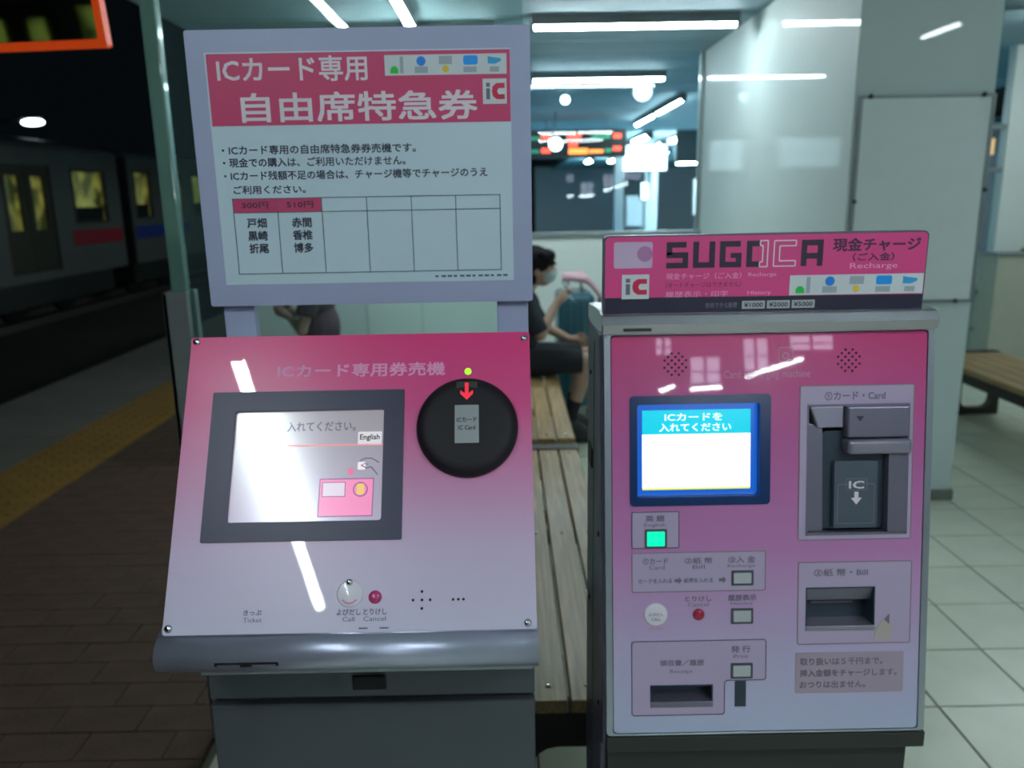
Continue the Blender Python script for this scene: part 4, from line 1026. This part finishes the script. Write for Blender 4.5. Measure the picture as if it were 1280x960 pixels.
b.mark().prism([(x/1000, y/1000) for x, y in ((358, 366), (364, 366), (364, 357), (369, 357), (361, 347), (353, 357), (358, 357))], .0003, .0006, MR)
part('lettering', b, M['ink_white'], tr)
b = B().prism(rr(*S(345, 368, 377, 386), .002), .0002, .0004, MR, [rr(*S(346, 369, 376, 385), .0015)]).prism(rr(*S(333, 318, 388, 378), .002), .0001, .0003, MR, [rr(*S(334, 319, 387, 377), .0015)])
part('outline', b, M['metal_grey'], tr)
# sign on top
MT = frame((.139, 1.149, 1.344), 0)
tp = part('sign_panel', B().prism([(-.001, -.012), (.461, -.012)]+rr(-.001, -.012, .461, .099, .007)[:10], -.022, 0, MT), M['side'], cm, .001)
part('sign_face', B().prism([(.001, .011), (.459, .009)]+rr(.001, .0, .459, .097, .006)[:10], 0, .0006, MT), SIGN_R, tp)
part('sign_band', B().prism([(.001, -.012), (.459, -.012), (.459, .009), (.001, .011)], 0, .0007, MT), mat('band_navy', (.030, .026, .055), .3, coat=.5, vary=0), tp)
part('sign_picture', B().prism(rr(*S(13, 53, 68, 90), .003), .0006, .0012, MT), mat('card_picture', srgb(200, 172, 204), .4, vary=.05), tp)
part('sign_picture', B().prism(circ(.057, .073, .011), .0012, .0014, MT), mat('card_figure', srgb(176, 120, 168), .5, vary=0), tp)
ic_mark(25, 9, 64, 44, MT, tp, .0010)
# block letters S U G O C A
def blk(b, u, segs):
    b.mark()
    for x0, x1, y0, y1 in segs: b.box((u+x0)/1000, (u+x1)/1000, (52+y0)/1000, (52+y1)/1000, .0008, .0012, MT)
b = B(); T_ = 8; Wd = 31; H_ = 37
blk(b, 88, [(0, Wd-3, H_-T_, H_), (0, T_, H_/2, H_-T_), (0, Wd, H_/2-T_/2, H_/2+T_/2), (Wd-T_, Wd, T_, H_/2-T_/2), (0, Wd, 0, T_)])
blk(b, 126, [(0, T_, 0, H_), (T_, Wd-T_, 0, T_), (Wd-T_, Wd, 0, H_)])
blk(b, 164, [(0, T_, 0, H_), (T_, Wd-2, H_-T_, H_), (T_, Wd-T_, 0, T_), (Wd-T_, Wd, 0, H_*.55), (Wd*.5, Wd-T_, H_*.36, H_*.55)])
blk(b, 202, [(0, T_, 0, H_), (T_, Wd*.62, H_-T_, H_), (T_, Wd*.62, 0, T_)])
blk(b, 280, [(0, T_, 0, H_*.4), (0, T_, H_*.4, H_), (T_, Wd-T_, H_-T_, H_), (Wd-T_, Wd, 0, H_), (T_, Wd-T_, H_*.28, H_*.5)])
part('brand_lettering', b, mat('brand_ink', (.035, .018, .045), .5, vary=0), tp)
b = B()
def loop(pts): b.mark(); stroke(b, pts, 1.7, MT, .0013)
loop([(202+19, 89), (202+30, 89), (202+30, 52), (202+19, 52), (202+19, 59), (202+23, 59), (202+23, 82), (202+19, 82), (202+19, 89)])
loop([(241, 88.5), (272, 88.5), (272, 81), (249, 81), (249, 60), (272, 60), (272, 52.5), (241, 52.5), (241, 88.5)])
part('brand_outline', b, M['ink_white'], tp)
b = text(B(), '現金チャージ', 325, 72, 449, 90, MT, .001, .025); text(b, '（ご入金）', 354, 58, 413, 69, MT, .001)
part('lettering', b, mat('sign_ink', (.07, .02, .07), .5, vary=0), tp)
b = text(B(), 'Recharge', 351, 45, 419, 55, MT, .001, 0); text(b, '現金チャージ（ご入金）', 88, 36, 196, 45, MT, .001, 0); text(b, 'Recharge', 206, 37, 246, 44, MT, .001, 0)
text(b, '履歴表示・印字', 88, 10.5, 178, 19, MT, .001, 0); text(b, 'History', 206, 11, 240, 18, MT, .001, 0)
part('lettering', b, M['ink_pink'], tp)
part('lettering', text(B(), '（オートチャージはできません）', 88, 24, 196, 32, MT, .001, 0), M['ink_red'], tp)
icons(266, 10.5, 458, 39, MT, tp, .0010)
for i, s_ in enumerate(('¥1000', '¥2000', '¥5000')):
    u = 199+36*i; part('price_tag', B().box(*S(u, u+33, -8, 3.5), .0007, .0011, MT), M['key'], tp)
    part('lettering', text(B(), s_, u+3, -5.5, u+30, 1, MT, .0013, .01), M['ink'], tp)
part('lettering', text(B(), '使用できる紙幣', 146, -6, 192, 2, MT, .0010, 0), mat('band_ink', (.20, .17, .26), .5, vary=0), tp)
